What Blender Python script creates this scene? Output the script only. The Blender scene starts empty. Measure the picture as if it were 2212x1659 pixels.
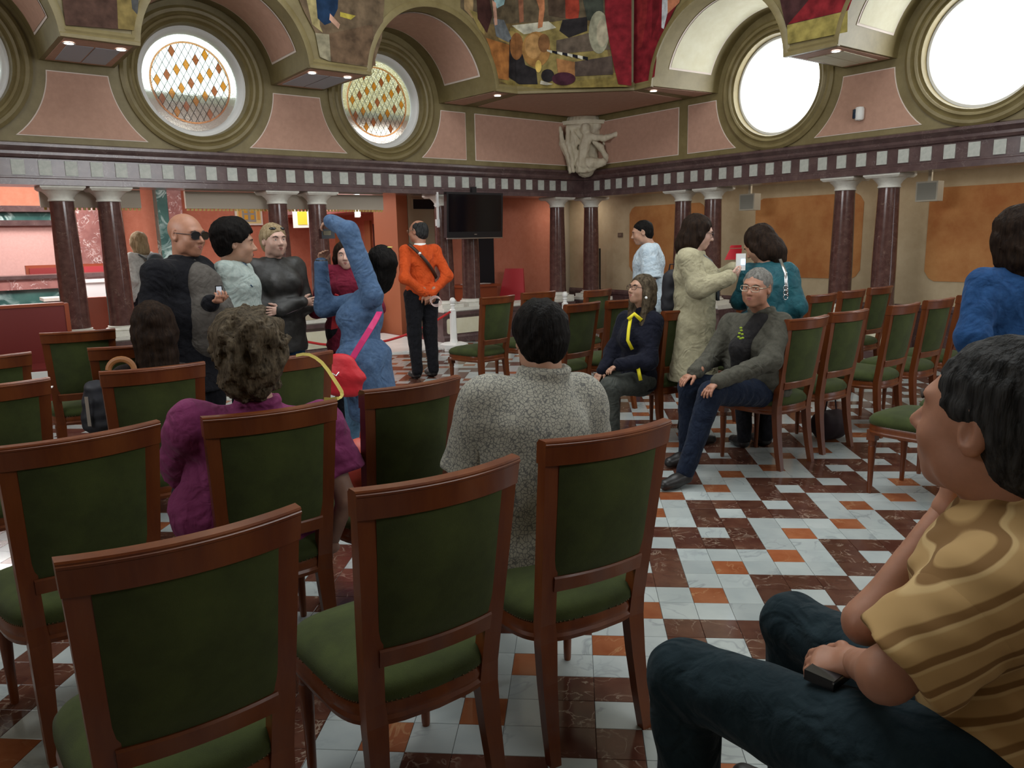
import bpy, math, random
import numpy as np
from mathutils import Vector, Matrix
random.seed(7)
rng = np.random.default_rng(7)
SC = bpy.context.scene
COL = SC.collection
PI = math.pi

# ------------------------------------------------------------------ camera
F_PX = 1661.55
CAM_H = 1.57
def cam_axes(pitch, yaw, roll):
    cy, sy, cp, sp = math.cos(yaw), math.sin(yaw), math.cos(pitch), math.sin(pitch)
    f = Vector((sy*cp, cy*cp, -sp)); r = Vector((cy, -sy, 0)); u = r.cross(f)
    cr, sr = math.cos(roll), math.sin(roll)
    return cr*r + sr*u, -sr*r + cr*u, f
CR, CU, CF = cam_axes(.185044, -.0844618, -.0212014)
cd = bpy.data.cameras.new('camera'); cam = bpy.data.objects.new('camera', cd); COL.objects.link(cam)
cd.sensor_width = 36; cd.lens = 36*F_PX/2212; cd.clip_start = .05; cd.clip_end = 200
m = Matrix.Identity(4)
for i, v in enumerate((CR, CU, -CF)):
    m[0][i], m[1][i], m[2][i] = v
m[2][3] = CAM_H
cam.matrix_world = m
SC.camera = cam

# ------------------------------------------------------------------ colour management, world, large lights
SC.view_settings.view_transform = 'Standard'
SC.view_settings.look = 'None'
SC.view_settings.gamma = 1
SC.view_settings.use_curve_mapping = False
SC.view_settings.exposure = -0.1
SC.cycles.max_bounces = 6
SC.cycles.diffuse_bounces = 3
SC.cycles.glossy_bounces = 3
SC.cycles.transmission_bounces = 6
SC.cycles.sample_clamp_indirect = 4
w = bpy.data.worlds.new('world'); SC.world = w; w.use_nodes = True
w.node_tree.nodes['Background'].inputs[0].default_value = (.86, .94, 1, 1)
w.node_tree.nodes['Background'].inputs[1].default_value = 3.0

# ------------------------------------------------------------------ room frame: a runs along the left wall, b along the right wall
AL = math.radians(43)
C0 = Vector((.161, 13.808, 0))
DL = Vector((-math.cos(AL), -math.sin(AL), 0))
DR = Vector((math.sin(AL), -math.cos(AL), 0))
def W(p):
    return C0 + p[0]*DL + p[1]*DR + Vector((0, 0, p[2]))
def W3(a, b, z=0): return W((a, b, z))
def toab(x, y):
    q = Vector((x, y, 0)) - C0
    return q.dot(DL), q.dot(DR)

def area(name, loc, target, size, power, col=(1, 1, 1), shape='RECTANGLE', size_y=None, spread=180):
    l = bpy.data.lights.new(name, 'AREA'); l.shape = shape; l.size = size
    if size_y: l.size_y = size_y
    l.energy = power; l.color = col; l.spread = math.radians(spread)
    o = bpy.data.objects.new(name, l); COL.objects.link(o)
    o.location = loc
    d = Vector(target) - Vector(loc)
    o.rotation_euler = d.to_track_quat('-Z', 'Y').to_euler()
    return o
# added soft fill high over the hall, under the closed ceiling
area('overhead_fill', W3(6.4, 6.4, 6.3), W3(6.4, 6.4, 0), 5.0, 320, (.92, .97, 1), 'SQUARE')
# daylight through the round windows of the right wall
for k, bc in enumerate((3.72, 6.25, 8.78, 11.3)):
    area('round_window_daylight', W3(-.32, bc, 3.5), W3(4.5, bc, 1.2), 1.05, 100, (.95, .98, 1), 'DISK')
# added fill from behind the camera, aimed up to brighten the upper walls
area('rear_fill', W3(12.6, 5.2, 3.5), W3(6, 5.2, 4.3), 4.5, 125, (.95, .98, 1), 'RECTANGLE', 1.2, spread=115)
area('rear_fill', W3(5.2, 12.6, 3.5), W3(5.2, 6, 4.3), 4.5, 125, (.95, .98, 1), 'RECTANGLE', 1.2, spread=115)
# ceiling lamps of the lit chamber behind the left wall
for (a, b, e) in ((8.9, -2.9, 1.3), (6.2, -3.2, .8), (7.6, -5.8, .9), (3.9, -4.2, .55), (8.4, -2.2, .5), (3.4, -1.6, .22)):
    area('chamber_ceiling_lamp', W3(a, b, 3.28), W3(a, b, 0), 1.2, 110*e, (1, .95, .93), 'SQUARE')
gl_ = area('gallery_lamp', W3(-.62, 4.3, 2.38), W3(-.62, 4.3, 0), 8, 17, (1, .92, .8), 'RECTANGLE', .2); gl_.rotation_euler = (0, 0, math.atan2(DR.y, DR.x))

area('passage_fill', W3(-.62, -.95, 2.38), W3(-.62, -.95, 0), .5, 7, (1, .93, .82), 'SQUARE')  # added fill without a fixture, brightens the pier beyond the corner

# ------------------------------------------------------------------ materials
MATS = {}
def mat(name, col, rough=.6, metal=0, noise=None, emit=None, bump=None, spec=.5, sheen=0, coat=0, trans=0):
    """noise: (scale, colour2, amount[, stretch xyz]); bump: (scale, strength)"""
    if name in MATS: return MATS[name]
    mt = bpy.data.materials.new(name); mt.use_nodes = True
    nt = mt.node_tree; bs = nt.nodes['Principled BSDF']
    bs.inputs['Base Color'].default_value = (*col, 1)
    bs.inputs['Roughness'].default_value = rough
    bs.inputs['Metallic'].default_value = metal
    bs.inputs['Specular IOR Level'].default_value = spec
    if sheen: bs.inputs['Sheen Weight'].default_value = sheen
    if coat: bs.inputs['Coat Weight'].default_value = coat; bs.inputs['Coat Roughness'].default_value = .15
    if trans: bs.inputs['Transmission Weight'].default_value = trans
    if emit:
        bs.inputs['Emission Color'].default_value = (*emit[0], 1); bs.inputs['Emission Strength'].default_value = emit[1]
    def coords(stretch=(1, 1, 1), obj=False):
        g = nt.nodes.new('ShaderNodeTexCoord'); mp = nt.nodes.new('ShaderNodeMapping')
        mp.inputs['Scale'].default_value = stretch
        nt.links.new(g.outputs['Object'], mp.inputs['Vector'])
        return mp.outputs['Vector']
    if noise:
        st = noise[3] if len(noise) > 3 else (1, 1, 1)
        n = nt.nodes.new('ShaderNodeTexNoise'); n.inputs['Scale'].default_value = noise[0]; n.inputs['Detail'].default_value = 5
        n.inputs['Roughness'].default_value = .65
        nt.links.new(coords(st), n.inputs['Vector'])
        rp = nt.nodes.new('ShaderNodeValToRGB')
        w_ = .5 - .35*min(1, noise[2])
        rp.color_ramp.elements[0].position = w_*.85; rp.color_ramp.elements[0].color = (*col, 1)
        rp.color_ramp.elements[1].position = 1 - w_*.85; rp.color_ramp.elements[1].color = (*noise[1], 1)
        rp.color_ramp.elements[0].position, rp.color_ramp.elements[1].position = .35, .68
        nt.links.new(n.outputs['Fac'], rp.inputs['Fac'])
        nt.links.new(rp.outputs['Color'], bs.inputs['Base Color'])
    if bump:
        n = nt.nodes.new('ShaderNodeTexNoise'); n.inputs['Scale'].default_value = bump[0]; n.inputs['Detail'].default_value = 3
        nt.links.new(coords(bump[2] if len(bump) > 2 else (1, 1, 1)), n.inputs['Vector'])
        b = nt.nodes.new('ShaderNodeBump'); b.inputs['Strength'].default_value = bump[1]; b.inputs['Distance'].default_value = .01
        nt.links.new(n.outputs['Fac'], b.inputs['Height']); nt.links.new(b.outputs['Normal'], bs.inputs['Normal'])
    MATS[name] = mt
    return mt

def marble(name, base, base2, vein, scale=3, vscale=4, vwidth=.04, rough=.18, vein_amt=1.0, var=.25):
    """cloudy stone with thin wandering veins; brightness varies from piece to piece"""
    mt = bpy.data.materials.new(name); mt.use_nodes = True
    nt = mt.node_tree; bs = nt.nodes['Principled BSDF']; L = nt.links.new
    N = nt.nodes.new
    g = N('ShaderNodeNewGeometry')
    oi = N('ShaderNodeObjectInfo')
    add = N('ShaderNodeVectorMath'); add.operation = 'MULTIPLY_ADD'
    sc = N('ShaderNodeCombineXYZ')
    L(oi.outputs['Random'], sc.inputs[0]); L(oi.outputs['Random'], sc.inputs[1])
    L(sc.outputs[0], add.inputs[0]); add.inputs[1].default_value = (17, 31, 0); L(g.outputs['Position'], add.inputs[2])
    n1 = N('ShaderNodeTexNoise'); n1.inputs['Scale'].default_value = scale; n1.inputs['Detail'].default_value = 5; L(add.outputs[0], n1.inputs['Vector'])
    r1 = N('ShaderNodeValToRGB'); r1.color_ramp.elements[0].position = .35; r1.color_ramp.elements[1].position = .7
    r1.color_ramp.elements[0].color = (*base, 1); r1.color_ramp.elements[1].color = (*base2, 1)
    L(n1.outputs['Fac'], r1.inputs['Fac'])
    n2 = N('ShaderNodeTexNoise'); n2.inputs['Scale'].default_value = vscale; n2.inputs['Detail'].default_value = 4; n2.inputs['Distortion'].default_value = 1.2
    L(add.outputs[0], n2.inputs['Vector'])
    sb = N('ShaderNodeMath'); sb.operation = 'SUBTRACT'; L(n2.outputs['Fac'], sb.inputs[0]); sb.inputs[1].default_value = .5
    ab = N('ShaderNodeMath'); ab.operation = 'ABSOLUTE'; L(sb.outputs[0], ab.inputs[0])
    r2 = N('ShaderNodeValToRGB'); r2.color_ramp.elements[0].position = 0; r2.color_ramp.elements[1].position = vwidth
    r2.color_ramp.elements[0].color = (vein_amt,)*3 + (1,); r2.color_ramp.elements[1].color = (0, 0, 0, 1)
    L(ab.outputs[0], r2.inputs['Fac'])
    n3 = N('ShaderNodeTexNoise'); n3.inputs['Scale'].default_value = vscale*.7; L(add.outputs[0], n3.inputs['Vector'])
    r3 = N('ShaderNodeValToRGB'); r3.color_ramp.elements[0].position = .45; r3.color_ramp.elements[1].position = .62
    L(n3.outputs['Fac'], r3.inputs['Fac'])
    mu = N('ShaderNodeMath'); mu.operation = 'MULTIPLY'; L(r2.outputs['Color'], mu.inputs[0]); L(r3.outputs['Color'], mu.inputs[1])
    mx = N('ShaderNodeMix'); mx.data_type = 'RGBA'; L(mu.outputs[0], mx.inputs['Factor']); L(r1.outputs['Color'], mx.inputs[6]); mx.inputs[7].default_value = (*vein, 1)
    hv = N('ShaderNodeHueSaturation'); L(mx.outputs[2], hv.inputs['Color'])
    mr = N('ShaderNodeMapRange'); mr.inputs['To Min'].default_value = 1 - var; mr.inputs['To Max'].default_value = 1 + var*.5
    L(oi.outputs['Random'], mr.inputs['Value']); L(mr.outputs['Result'], hv.inputs['Value'])
    L(hv.outputs['Color'], bs.inputs['Base Color'])
    bs.inputs['Roughness'].default_value = rough
    MATS[name] = mt
    return mt

M_white_tile = marble('white_marble_tile', (.385, .43, .43), (.475, .515, .505), (.24, .27, .28), 5, 3.5, .03, .12, .7, .14)
M_dark_tile = marble('dark_red_marble_tile', (.075, .026, .018), (.125, .055, .035), (.34, .26, .2), 9, 9, .025, .14, .9, .2)
M_red_tile = marble('rust_red_tile', (.26, .075, .028), (.34, .12, .05), (.5, .3, .15), 8, 5, .02, .18, .5, .25)
M_maroon = marble('maroon_marble', (.078, .044, .044), (.120, .074, .070), (.24, .19, .18), 7, 9, .016, .22, .6, 0)
M_column = marble('polished_maroon_marble', (.075, .034, .030), (.115, .058, .050), (.28, .20, .16), 14, 11, .012, .12, .6, .0)
M_green = marble('green_marble', (.03, .09, .085), (.07, .17, .15), (.55, .75, .72), 3, 2.2, .05, .15, 1.0, 0)
M_pinkmarble = marble('pink_veined_marble', (.30, .13, .12), (.42, .2, .18), (.85, .75, .72), 6, 8, .04, .18, 1.0, 0)
M_olive = mat('olive_gold_paint', (.165, .125, .048), .5, noise=(5, (.22, .175, .075), .6))
M_pink = mat('salmon_pink_plaster', (.44, .255, .185), .8, noise=(14, (.50, .295, .215), .5))
M_cream = mat('cream_plaster', (.62, .58, .42), .8, noise=(6, (.68, .65, .5), .4))
M_line = mat('pale_line_paint', (.72, .62, .55), .7)
M_white_stone = mat('white_stone', (.62, .60, .54), .5, noise=(20, (.7, .69, .62), .5))
M_frieze_sq = mat('pale_grey_stone', (.40, .42, .38), .45, noise=(25, (.52, .53, .48), .5))
M_beige_wall = mat('beige_gallery_paint', (.40, .31, .19), .75, noise=(3, (.48, .385, .25), .5))
M_orange_panel = mat('burnt_orange_paint', (.33, .115, .028), .8, noise=(2.2, (.46, .215, .07), .6))
M_redwall = mat('red_ochre_wall_fabric', (.52, .17, .10), .85, noise=(9, (.58, .21, .13), .4))
M_pinkwall = mat('pink_wall_fabric', (.66, .38, .34), .85, noise=(25, (.72, .43, .39), .4))
M_deepred = mat('deep_red_lacquer', (.20, .02, .015), .4)
M_white = mat('white_paint', (.8, .8, .78), .4)
M_black = mat('black_plastic', (.012, .012, .014), .25)
M_darkhole = mat('shade_and_grille_black', (.01, .007, .01), .9)
M_lamp = mat('lamp_glass', (1, 1, 1), .5, emit=((1, .97, .92), 9))
M_skyglass = mat('bright_milky_window_glass', (1, 1, 1), .5, emit=((.93, .98, 1), 5))
M_wood = mat('cherry_wood', (.115, .025, .006), .36, noise=(9, (.19, .052, .012), .8, (1, 1, .15)), coat=.22, spec=.35)
M_velvet = mat('green_velvet', (.036, .046, .015), .95, noise=(5, (.062, .080, .022), .8), sheen=.06, spec=.2, bump=(400, .15))
M_grout = mat('pale_grout', (.25, .22, .2), .8)

# ------------------------------------------------------------------ mesh helpers
class MB:
    def __init__(s, tf=None): s.v = []; s.f = []; s.tf = tf; s.c = []; s.cur = None
    def add(s, vs, fs):
        o = len(s.v); s.v += [tuple(x) for x in vs]; s.f += [tuple(o+i for i in f) for f in fs]
        if s.cur is not None: s.c += [s.cur]*len(fs)
        return s
    def box(s, lo, hi):
        x0, y0, z0 = lo; x1, y1, z1 = hi
        return s.add([(x0, y0, z0), (x1, y0, z0), (x1, y1, z0), (x0, y1, z0), (x0, y0, z1), (x1, y0, z1), (x1, y1, z1), (x0, y1, z1)],
                     [(0, 3, 2, 1), (4, 5, 6, 7), (0, 1, 5, 4), (1, 2, 6, 5), (2, 3, 7, 6), (3, 0, 4, 7)])
    def hexa(s, p):  # 8 points: bottom ring 4, top ring 4
        return s.add(p, [(0, 3, 2, 1), (4, 5, 6, 7), (0, 1, 5, 4), (1, 2, 6, 5), (2, 3, 7, 6), (3, 0, 4, 7)])
    def prism(s, poly, fn0, fn1):
        n = len(poly)
        vs = [fn0(*p) for p in poly] + [fn1(*p) for p in poly]
        return s.add(vs, [tuple(range(n))[::-1], tuple(range(n, 2*n))] + [(i, (i+1) % n, n+(i+1) % n, n+i) for i in range(n)])
    def lathe(s, prof, seg=24, o=(0, 0, 0), ax=None, caps=True, arc=(0, 2*PI)):
        """prof: (radius, height) pairs; ax: (x, y, z) basis vectors"""
        ax = ax or (Vector((1, 0, 0)), Vector((0, 1, 0)), Vector((0, 0, 1)))
        o = Vector(o); vs = []; full = abs(arc[1]-arc[0]-2*PI) < 1e-6
        n = seg if full else seg+1
        for r, h in prof:
            for i in range(n):
                t = arc[0] + (arc[1]-arc[0])*i/seg
                vs.append(o + ax[0]*(r*math.cos(t)) + ax[1]*(r*math.sin(t)) + ax[2]*h)
        fs = []
        for j in range(len(prof)-1):
            for i in range(seg):
                k = (i+1) % n if full else i+1
                fs.append((j*n+i, j*n+k, (j+1)*n+k, (j+1)*n+i))
        if caps and full:
            fs.append(tuple(range(n))[::-1]); fs.append(tuple((len(prof)-1)*n+i for i in range(n)))
        return s.add(vs, fs)
    def tube(s, pts, rad, seg=8, caps=True, flat=None):
        pts = [Vector(p) for p in pts]; n = len(pts)
        rads = rad if isinstance(rad, (list, tuple)) else [rad]*n
        vs = []; up = None
        for i, p in enumerate(pts):
            t = (pts[min(i+1, n-1)] - pts[max(i-1, 0)]).normalized()
            if up is None: up = Vector((0, 0, 1)) if abs(t.z) < .9 else Vector((0, 1, 0))
            x = t.cross(up).normalized(); y = x.cross(t).normalized(); up = y
            for k in range(seg):
                a = 2*PI*k/seg
                fx, fy = (1, 1) if flat is None else flat
                vs.append(p + x*(rads[i]*fx*math.cos(a)) + y*(rads[i]*fy*math.sin(a)))
        fs = [(i*seg+k, i*seg+(k+1) % seg, (i+1)*seg+(k+1) % seg, (i+1)*seg+k) for i in range(n-1) for k in range(seg)]
        if caps: fs += [tuple(range(seg))[::-1], tuple((n-1)*seg+k for k in range(seg))]
        return s.add(vs, fs)
    def ball(s, c, r, seg=12, rings=8, R=None):
        r = r if isinstance(r, (list, tuple)) else (r, r, r); vs = []; c = Vector(c)
        for j in range(1, rings):
            ph = PI*j/rings
            for i in range(seg):
                th = 2*PI*i/seg
                q = Vector((r[0]*math.sin(ph)*math.cos(th), r[1]*math.sin(ph)*math.sin(th), r[2]*math.cos(ph)))
                vs.append(c + (R @ q if R else q))
        for z in (1, -1):
            q = Vector((0, 0, z*r[2])); vs.append(c + (R @ q if R else q))
        fs = [(j*seg+i, (j+1)*seg+i, (j+1)*seg+(i+1) % seg, j*seg+(i+1) % seg) for j in range(rings-2) for i in range(seg)]
        t, b = len(vs)-2, len(vs)-1
        fs += [(t, i, (i+1) % seg) for i in range(seg)] + [(b, (rings-2)*seg+(i+1) % seg, (rings-2)*seg+i) for i in range(seg)]
        return s.add(vs, fs)
    def mesh(s, name, material=None, smooth=False, mats=None):
        me = bpy.data.meshes.new(name)
        vs = [s.tf(v) for v in s.v] if s.tf else s.v
        me.from_pydata([tuple(v) for v in vs], [], s.f)
        if material: me.materials.append(material)
        if mats:
            for x in mats: me.materials.append(x)
            me.polygons.foreach_set('material_index', s.c)
        import bmesh
        bm = bmesh.new(); bm.from_mesh(me); bmesh.ops.recalc_face_normals(bm, faces=bm.faces); bm.to_mesh(me); bm.free()
        if smooth: shade(me, smooth)
        me.update()
        return me
    def build(s, name, material, parent=None, smooth=False, loc=None, mats=None, **k):
        return link(name, s.mesh(name, material, smooth, mats), parent, loc=loc, **k)

def shade(me, smooth):
    me.polygons.foreach_set('use_smooth', [True]*len(me.polygons))
    if smooth is not True:
        try: me.set_sharp_from_angle(angle=math.radians(smooth))
        except Exception: pass
def link(name, data, parent=None, loc=None, rotz=0, **k):
    o = bpy.data.objects.new(name, data); COL.objects.link(o)
    if parent: o.parent = parent
    if loc: o.location = loc
    if rotz: o.rotation_euler = (0, 0, rotz)
    for kk, v in k.items(): o[kk] = v
    return o
def thing(name, label, cat, loc=(0, 0, 0), rotz=0, group=None):
    o = link(name, None, None, loc, rotz); o['label'] = label; o['category'] = cat
    o.empty_display_size = .1
    if group: o['group'] = group
    return o
def tag(o, label, cat, group=None):
    o['label'] = label; o['category'] = cat
    if group: o['group'] = group
    return o
def struct(o): o['kind'] = 'structure'; return o
def WM(): return MB(tf=W)
def copy_tree(o, parent=None):
    c = o.copy(); COL.objects.link(c)
    if parent: c.parent = parent
    for ch in o.children: copy_tree(ch, c)
    return c
# ================================================================== SMOOTH SOLIDS (distance field -> surface), used for bodies, clothes, hair, sculpture
class Solid:
    """a union of tapered limbs and ellipsoids, blended and meshed with surface nets"""
    def __init__(s, res=.01): s.res = res; s.p = []
    def limb(s, a, b, ra, rb, k=.03, side=None, fa=1, fb=None, op='+'):
        """tapered capsule; side: direction in which the radius is multiplied by fa..fb (flattened limbs)"""
        s.p.append(('L', np.array(a, float), np.array(b, float), ra, rb, k, None if side is None else np.array(side, float), fa, fa if fb is None else fb, op)); return s
    def ell(s, c, r, k=.03, R=None, op='+'):
        r = np.array(r if hasattr(r, '__len__') else (r, r, r), float)
        s.p.append(('E', np.array(c, float), r, k, None if R is None else np.array(R, float), op)); return s
    def chain(s, pts, rads, k=.03, **kw):
        for i in range(len(pts)-1): s.limb(pts[i], pts[i+1], rads[i], rads[i+1], k, **kw)
        return s
    def cut(s, c, n, k=.006):  # keep the side opposite to n
        n = np.array(n, float); s.p.append(('P', np.array(c, float), n/np.linalg.norm(n), k)); return s
    def field(s, noise=None):
        lo = np.full(3, 1e9); hi = -lo; bb = []
        for q in s.p:
            if q[0] == 'L':
                m_ = max(q[3], q[4])*max(1, q[7], q[8])
                l = np.minimum(q[1], q[2])-m_; h_ = np.maximum(q[1], q[2])+m_; op = q[9]; k = q[5]
            elif q[0] == 'E':
                m_ = q[2].max() if q[4] is not None else q[2]
                l = q[1]-m_; h_ = q[1]+m_; op = q[5]; k = q[3]
            else: bb.append(None); continue
            bb.append((l-k-3*s.res, h_+k+3*s.res))
            if op == '+': lo = np.minimum(lo, l); hi = np.maximum(hi, h_)
        pad = 4*s.res + .02
        lo -= pad; hi += pad
        n = np.ceil((hi-lo)/s.res).astype(int)+1
        g = np.full(n, .5, np.float32); ax = [lo[i]+np.arange(n[i])*s.res for i in range(3)]
        for q, b in zip(s.p, bb):
            if b is None:
                X = ax[0][:, None, None]-q[1][0]; Y = ax[1][None, :, None]-q[1][1]; Z = ax[2][None, None, :]-q[1][2]
                d = (X*q[2][0]+Y*q[2][1]+Z*q[2][2]).astype(np.float32); k = q[3]
                h_ = np.maximum(k-np.abs(g-d), 0)/k; g = np.maximum(g, d)+h_*h_*k*.25
                continue
            i0 = np.clip(np.floor((b[0]-lo)/s.res).astype(int), 0, n); i1 = np.clip(np.ceil((b[1]-lo)/s.res).astype(int)+1, 0, n)
            if (i1 <= i0).any(): continue
            sl = tuple(slice(i0[i], i1[i]) for i in range(3))
            X = ax[0][sl[0]][:, None, None]; Y = ax[1][sl[1]][None, :, None]; Z = ax[2][sl[2]][None, None, :]
            if q[0] == 'L':
                _, A, B, ra, rb, k, side, fa, fb, op = q
                v = B-A; L2 = max(v@v, 1e-9); px, py, pz = X-A[0], Y-A[1], Z-A[2]
                t = np.clip((px*v[0]+py*v[1]+pz*v[2])/L2, 0, 1)
                qx, qy, qz = px-t*v[0], py-t*v[1], pz-t*v[2]; r = ra+(rb-ra)*t
                if side is None: d = np.sqrt(qx*qx+qy*qy+qz*qz)-r
                else:
                    u = side - v*(side@v)/L2; u /= np.linalg.norm(u)
                    f = fa+(fb-fa)*t
                    c_ = qx*u[0]+qy*u[1]+qz*u[2]
                    rest_ = np.maximum(qx*qx+qy*qy+qz*qz-c_*c_, 0)
                    d = (np.sqrt((c_/f)**2+rest_)-r)*np.minimum(1, np.sqrt(f)*1.0)
            else:
                _, c, r, k, R, op = q
                px, py, pz = X-c[0], Y-c[1], Z-c[2]
                if R is not None:
                    px, py, pz = (px*R[0, 0]+py*R[1, 0]+pz*R[2, 0], px*R[0, 1]+py*R[1, 1]+pz*R[2, 1], px*R[0, 2]+py*R[1, 2]+pz*R[2, 2])
                kk = np.sqrt((px/r[0])**2+(py/r[1])**2+(pz/r[2])**2); k2 = np.sqrt((px/r[0]**2)**2+(py/r[1]**2)**2+(pz/r[2]**2)**2)
                d = kk*(kk-1)/np.maximum(k2, 1e-6)
            d = d.astype(np.float32); G = g[sl]; k = max(k, 1e-4)
            if op == '+':
                h_ = np.maximum(k-np.abs(G-d), 0)/k; g[sl] = np.minimum(G, d)-h_*h_*k*.25
            else:
                d = -d; h_ = np.maximum(k-np.abs(G-d), 0)/k; g[sl] = np.maximum(G, d)+h_*h_*k*.25
        if noise:
            amp, fr, st, sd = noise; amp *= .55; r_ = np.random.default_rng(sd)
            X = ax[0][:, None, None]; Y = ax[1][None, :, None]; Z = ax[2][None, None, :]
            for o_ in range(7):
                kv = r_.normal(size=3)*fr*np.array(st)*(1+.35*o_); ph = r_.uniform(0, 6.28, 3)
                kw = r_.normal(size=3)*fr*.5
                ww = (1.6*np.sin(X*kw[0]+ph[0])+1.6*np.sin(Y*kw[1]+ph[1])+1.6*np.sin(Z*kw[2]+ph[2])).astype(np.float32)
                g += (amp/(1+.5*o_))*np.sin(X*kv[0]+Y*kv[1]+Z*kv[2]+ww).astype(np.float32)
        return g, lo
    def arrays(s, noise=None):
        g, lo = s.field(noise); ins = g < 0
        nx, ny, nz = g.shape
        c = np.zeros((nx-1, ny-1, nz-1), np.int8)
        for i in (0, 1):
            for j in (0, 1):
                for k in (0, 1): c += ins[i:nx-1+i, j:ny-1+j, k:nz-1+k]
        act = (c > 0) & (c < 8); idx = np.argwhere(act)
        if not len(idx): return np.zeros((0, 3)), np.zeros((0, 4), int)
        ids = np.full(act.shape, -1, np.int32); ids[act] = np.arange(len(idx))
        acc = np.zeros((len(idx), 3)); cnt = np.zeros(len(idx))
        cor = [(i, j, k) for i in (0, 1) for j in (0, 1) for k in (0, 1)]
        for a_ in cor:
            for b_ in cor:
                df = (b_[0]-a_[0], b_[1]-a_[1], b_[2]-a_[2])
                if sum(df) != 1 or min(df) < 0 or sum(map(abs, df)) != 1: continue
                va = g[idx[:, 0]+a_[0], idx[:, 1]+a_[1], idx[:, 2]+a_[2]]; vb = g[idx[:, 0]+b_[0], idx[:, 1]+b_[1], idx[:, 2]+b_[2]]
                x = (va < 0) != (vb < 0); t = np.where(x, va/np.where(x, va-vb, 1), 0)
                P_ = np.array(a_)[None]+t[:, None]*np.array(df)[None]
                acc += P_*x[:, None]; cnt += x
        V = lo + (idx+acc/cnt[:, None])*s.res
        F_ = []
        for axis in range(3):
            o1, o2 = [(1, 2), (2, 0), (0, 1)][axis]
            sh = [slice(0, g.shape[i]) for i in range(3)]
            s0 = [slice(1, g.shape[i]-1) for i in range(3)]; s1 = list(s0)
            s0[axis] = slice(0, g.shape[axis]-1); s1[axis] = slice(1, g.shape[axis])
            A_ = ins[tuple(s0)]; B_ = ins[tuple(s1)]
            e = np.argwhere(A_ != B_)
            if not len(e): continue
            base = e.copy(); 
            for i in range(3):
                if i != axis: base[:, i] += 1
            sgn = A_[e[:, 0], e[:, 1], e[:, 2]]
            def cid(d1, d2):
                q = base.copy(); q[:, o1] -= d1; q[:, o2] -= d2
                return ids[q[:, 0], q[:, 1], q[:, 2]]
            quad = np.stack([cid(1, 1), cid(0, 1), cid(0, 0), cid(1, 0)], 1)
            quad[~sgn] = quad[~sgn][:, ::-1]
            F_.append(quad[(quad >= 0).all(1)])
        return V, np.concatenate(F_)
    def mesh(s, name, material, noise=None, M=None, smooth_it=1, extra=()):
        """extra: more Solids joined into the same mesh"""
        Vs, Fs, off = [], [], 0
        for q in (s,)+tuple(extra):
            V, F_ = q.arrays(noise if (q is s or len(q.p) == 3) else None)
            for _ in range(smooth_it):
                acc = np.zeros_like(V); cnt = np.zeros(len(V))
                for a_, b_ in ((0, 1), (1, 2), (2, 3), (3, 0)):
                    np.add.at(acc, F_[:, a_], V[F_[:, b_]]); np.add.at(cnt, F_[:, a_], 1)
                    np.add.at(acc, F_[:, b_], V[F_[:, a_]]); np.add.at(cnt, F_[:, b_], 1)
                V = .5*V+.5*acc/np.maximum(cnt, 1)[:, None]
            Vs.append(V); Fs.append(F_+off); off += len(V)
        V = np.concatenate(Vs); F_ = np.concatenate(Fs)
        if M is not None:
            Mn = np.array(M); V = V@Mn[:3, :3].T+Mn[:3, 3]
        me = bpy.data.meshes.new(name)
        me.vertices.add(len(V)); me.vertices.foreach_set('co', V.ravel())
        me.loops.add(len(F_)*4); me.loops.foreach_set('vertex_index', F_.ravel().astype(np.int32))
        me.polygons.add(len(F_)); me.polygons.foreach_set('loop_start', np.arange(len(F_), dtype=np.int32)*4)
        me.polygons.foreach_set('use_smooth', np.ones(len(F_), bool))
        me.materials.append(material); me.update(calc_edges=True)
        return me
    def build(s, name, material, parent=None, noise=None, M=None, smooth_it=1, extra=(), **k):
        return link(name, s.mesh(name, material, noise, M, smooth_it, extra), parent, **k)
# ================================================================== FLOOR
floor = struct(MB(tf=W).box((-1.3, -8.5, -.12), (13.2, 13.2, -.012)).build('floor', M_grout))
TS = .15
OX, OY = .64876/.147967*TS, 3.71973/.147967*TS
PAT = ('WWD', 'WRW', 'RWW', 'WWD', 'DWD', 'WDD', 'DDW', 'DWD')
def tile_kind(r, c):
    s = r + c
    return PAT[s % 8][(r - 4*(s//8)) % 3]
def proj(p):
    q = Vector(p) - Vector((0, 0, CAM_H)); d = q.dot(CF)
    if d < .1: return None
    return 1106 + F_PX*q.dot(CR)/d, 829.5 - F_PX*q.dot(CU)/d, d
TM = {}
for k, mt in (('W', M_white_tile), ('D', M_dark_tile), ('R', M_red_tile)):
    h = TS/2 - .0007; e = .0012
    b = MB(); b.add([(-h, -h, -.012), (h, -h, -.012), (h, h, -.012), (-h, h, -.012), (-h, -h, -e), (h, -h, -e), (h, h, -e), (-h, h, -e),
                     (-h+e, -h+e, 0), (h-e, -h+e, 0), (h-e, h-e, 0), (-h+e, h-e, 0)],
                    [(0, 1, 5, 4), (1, 2, 6, 5), (2, 3, 7, 6), (3, 0, 4, 7), (4, 5, 9, 8), (5, 6, 10, 9), (6, 7, 11, 10), (7, 4, 8, 11), (8, 9, 10, 11)])
    TM[k] = b.mesh('tile', mt)
cand = []; rest = []
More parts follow.
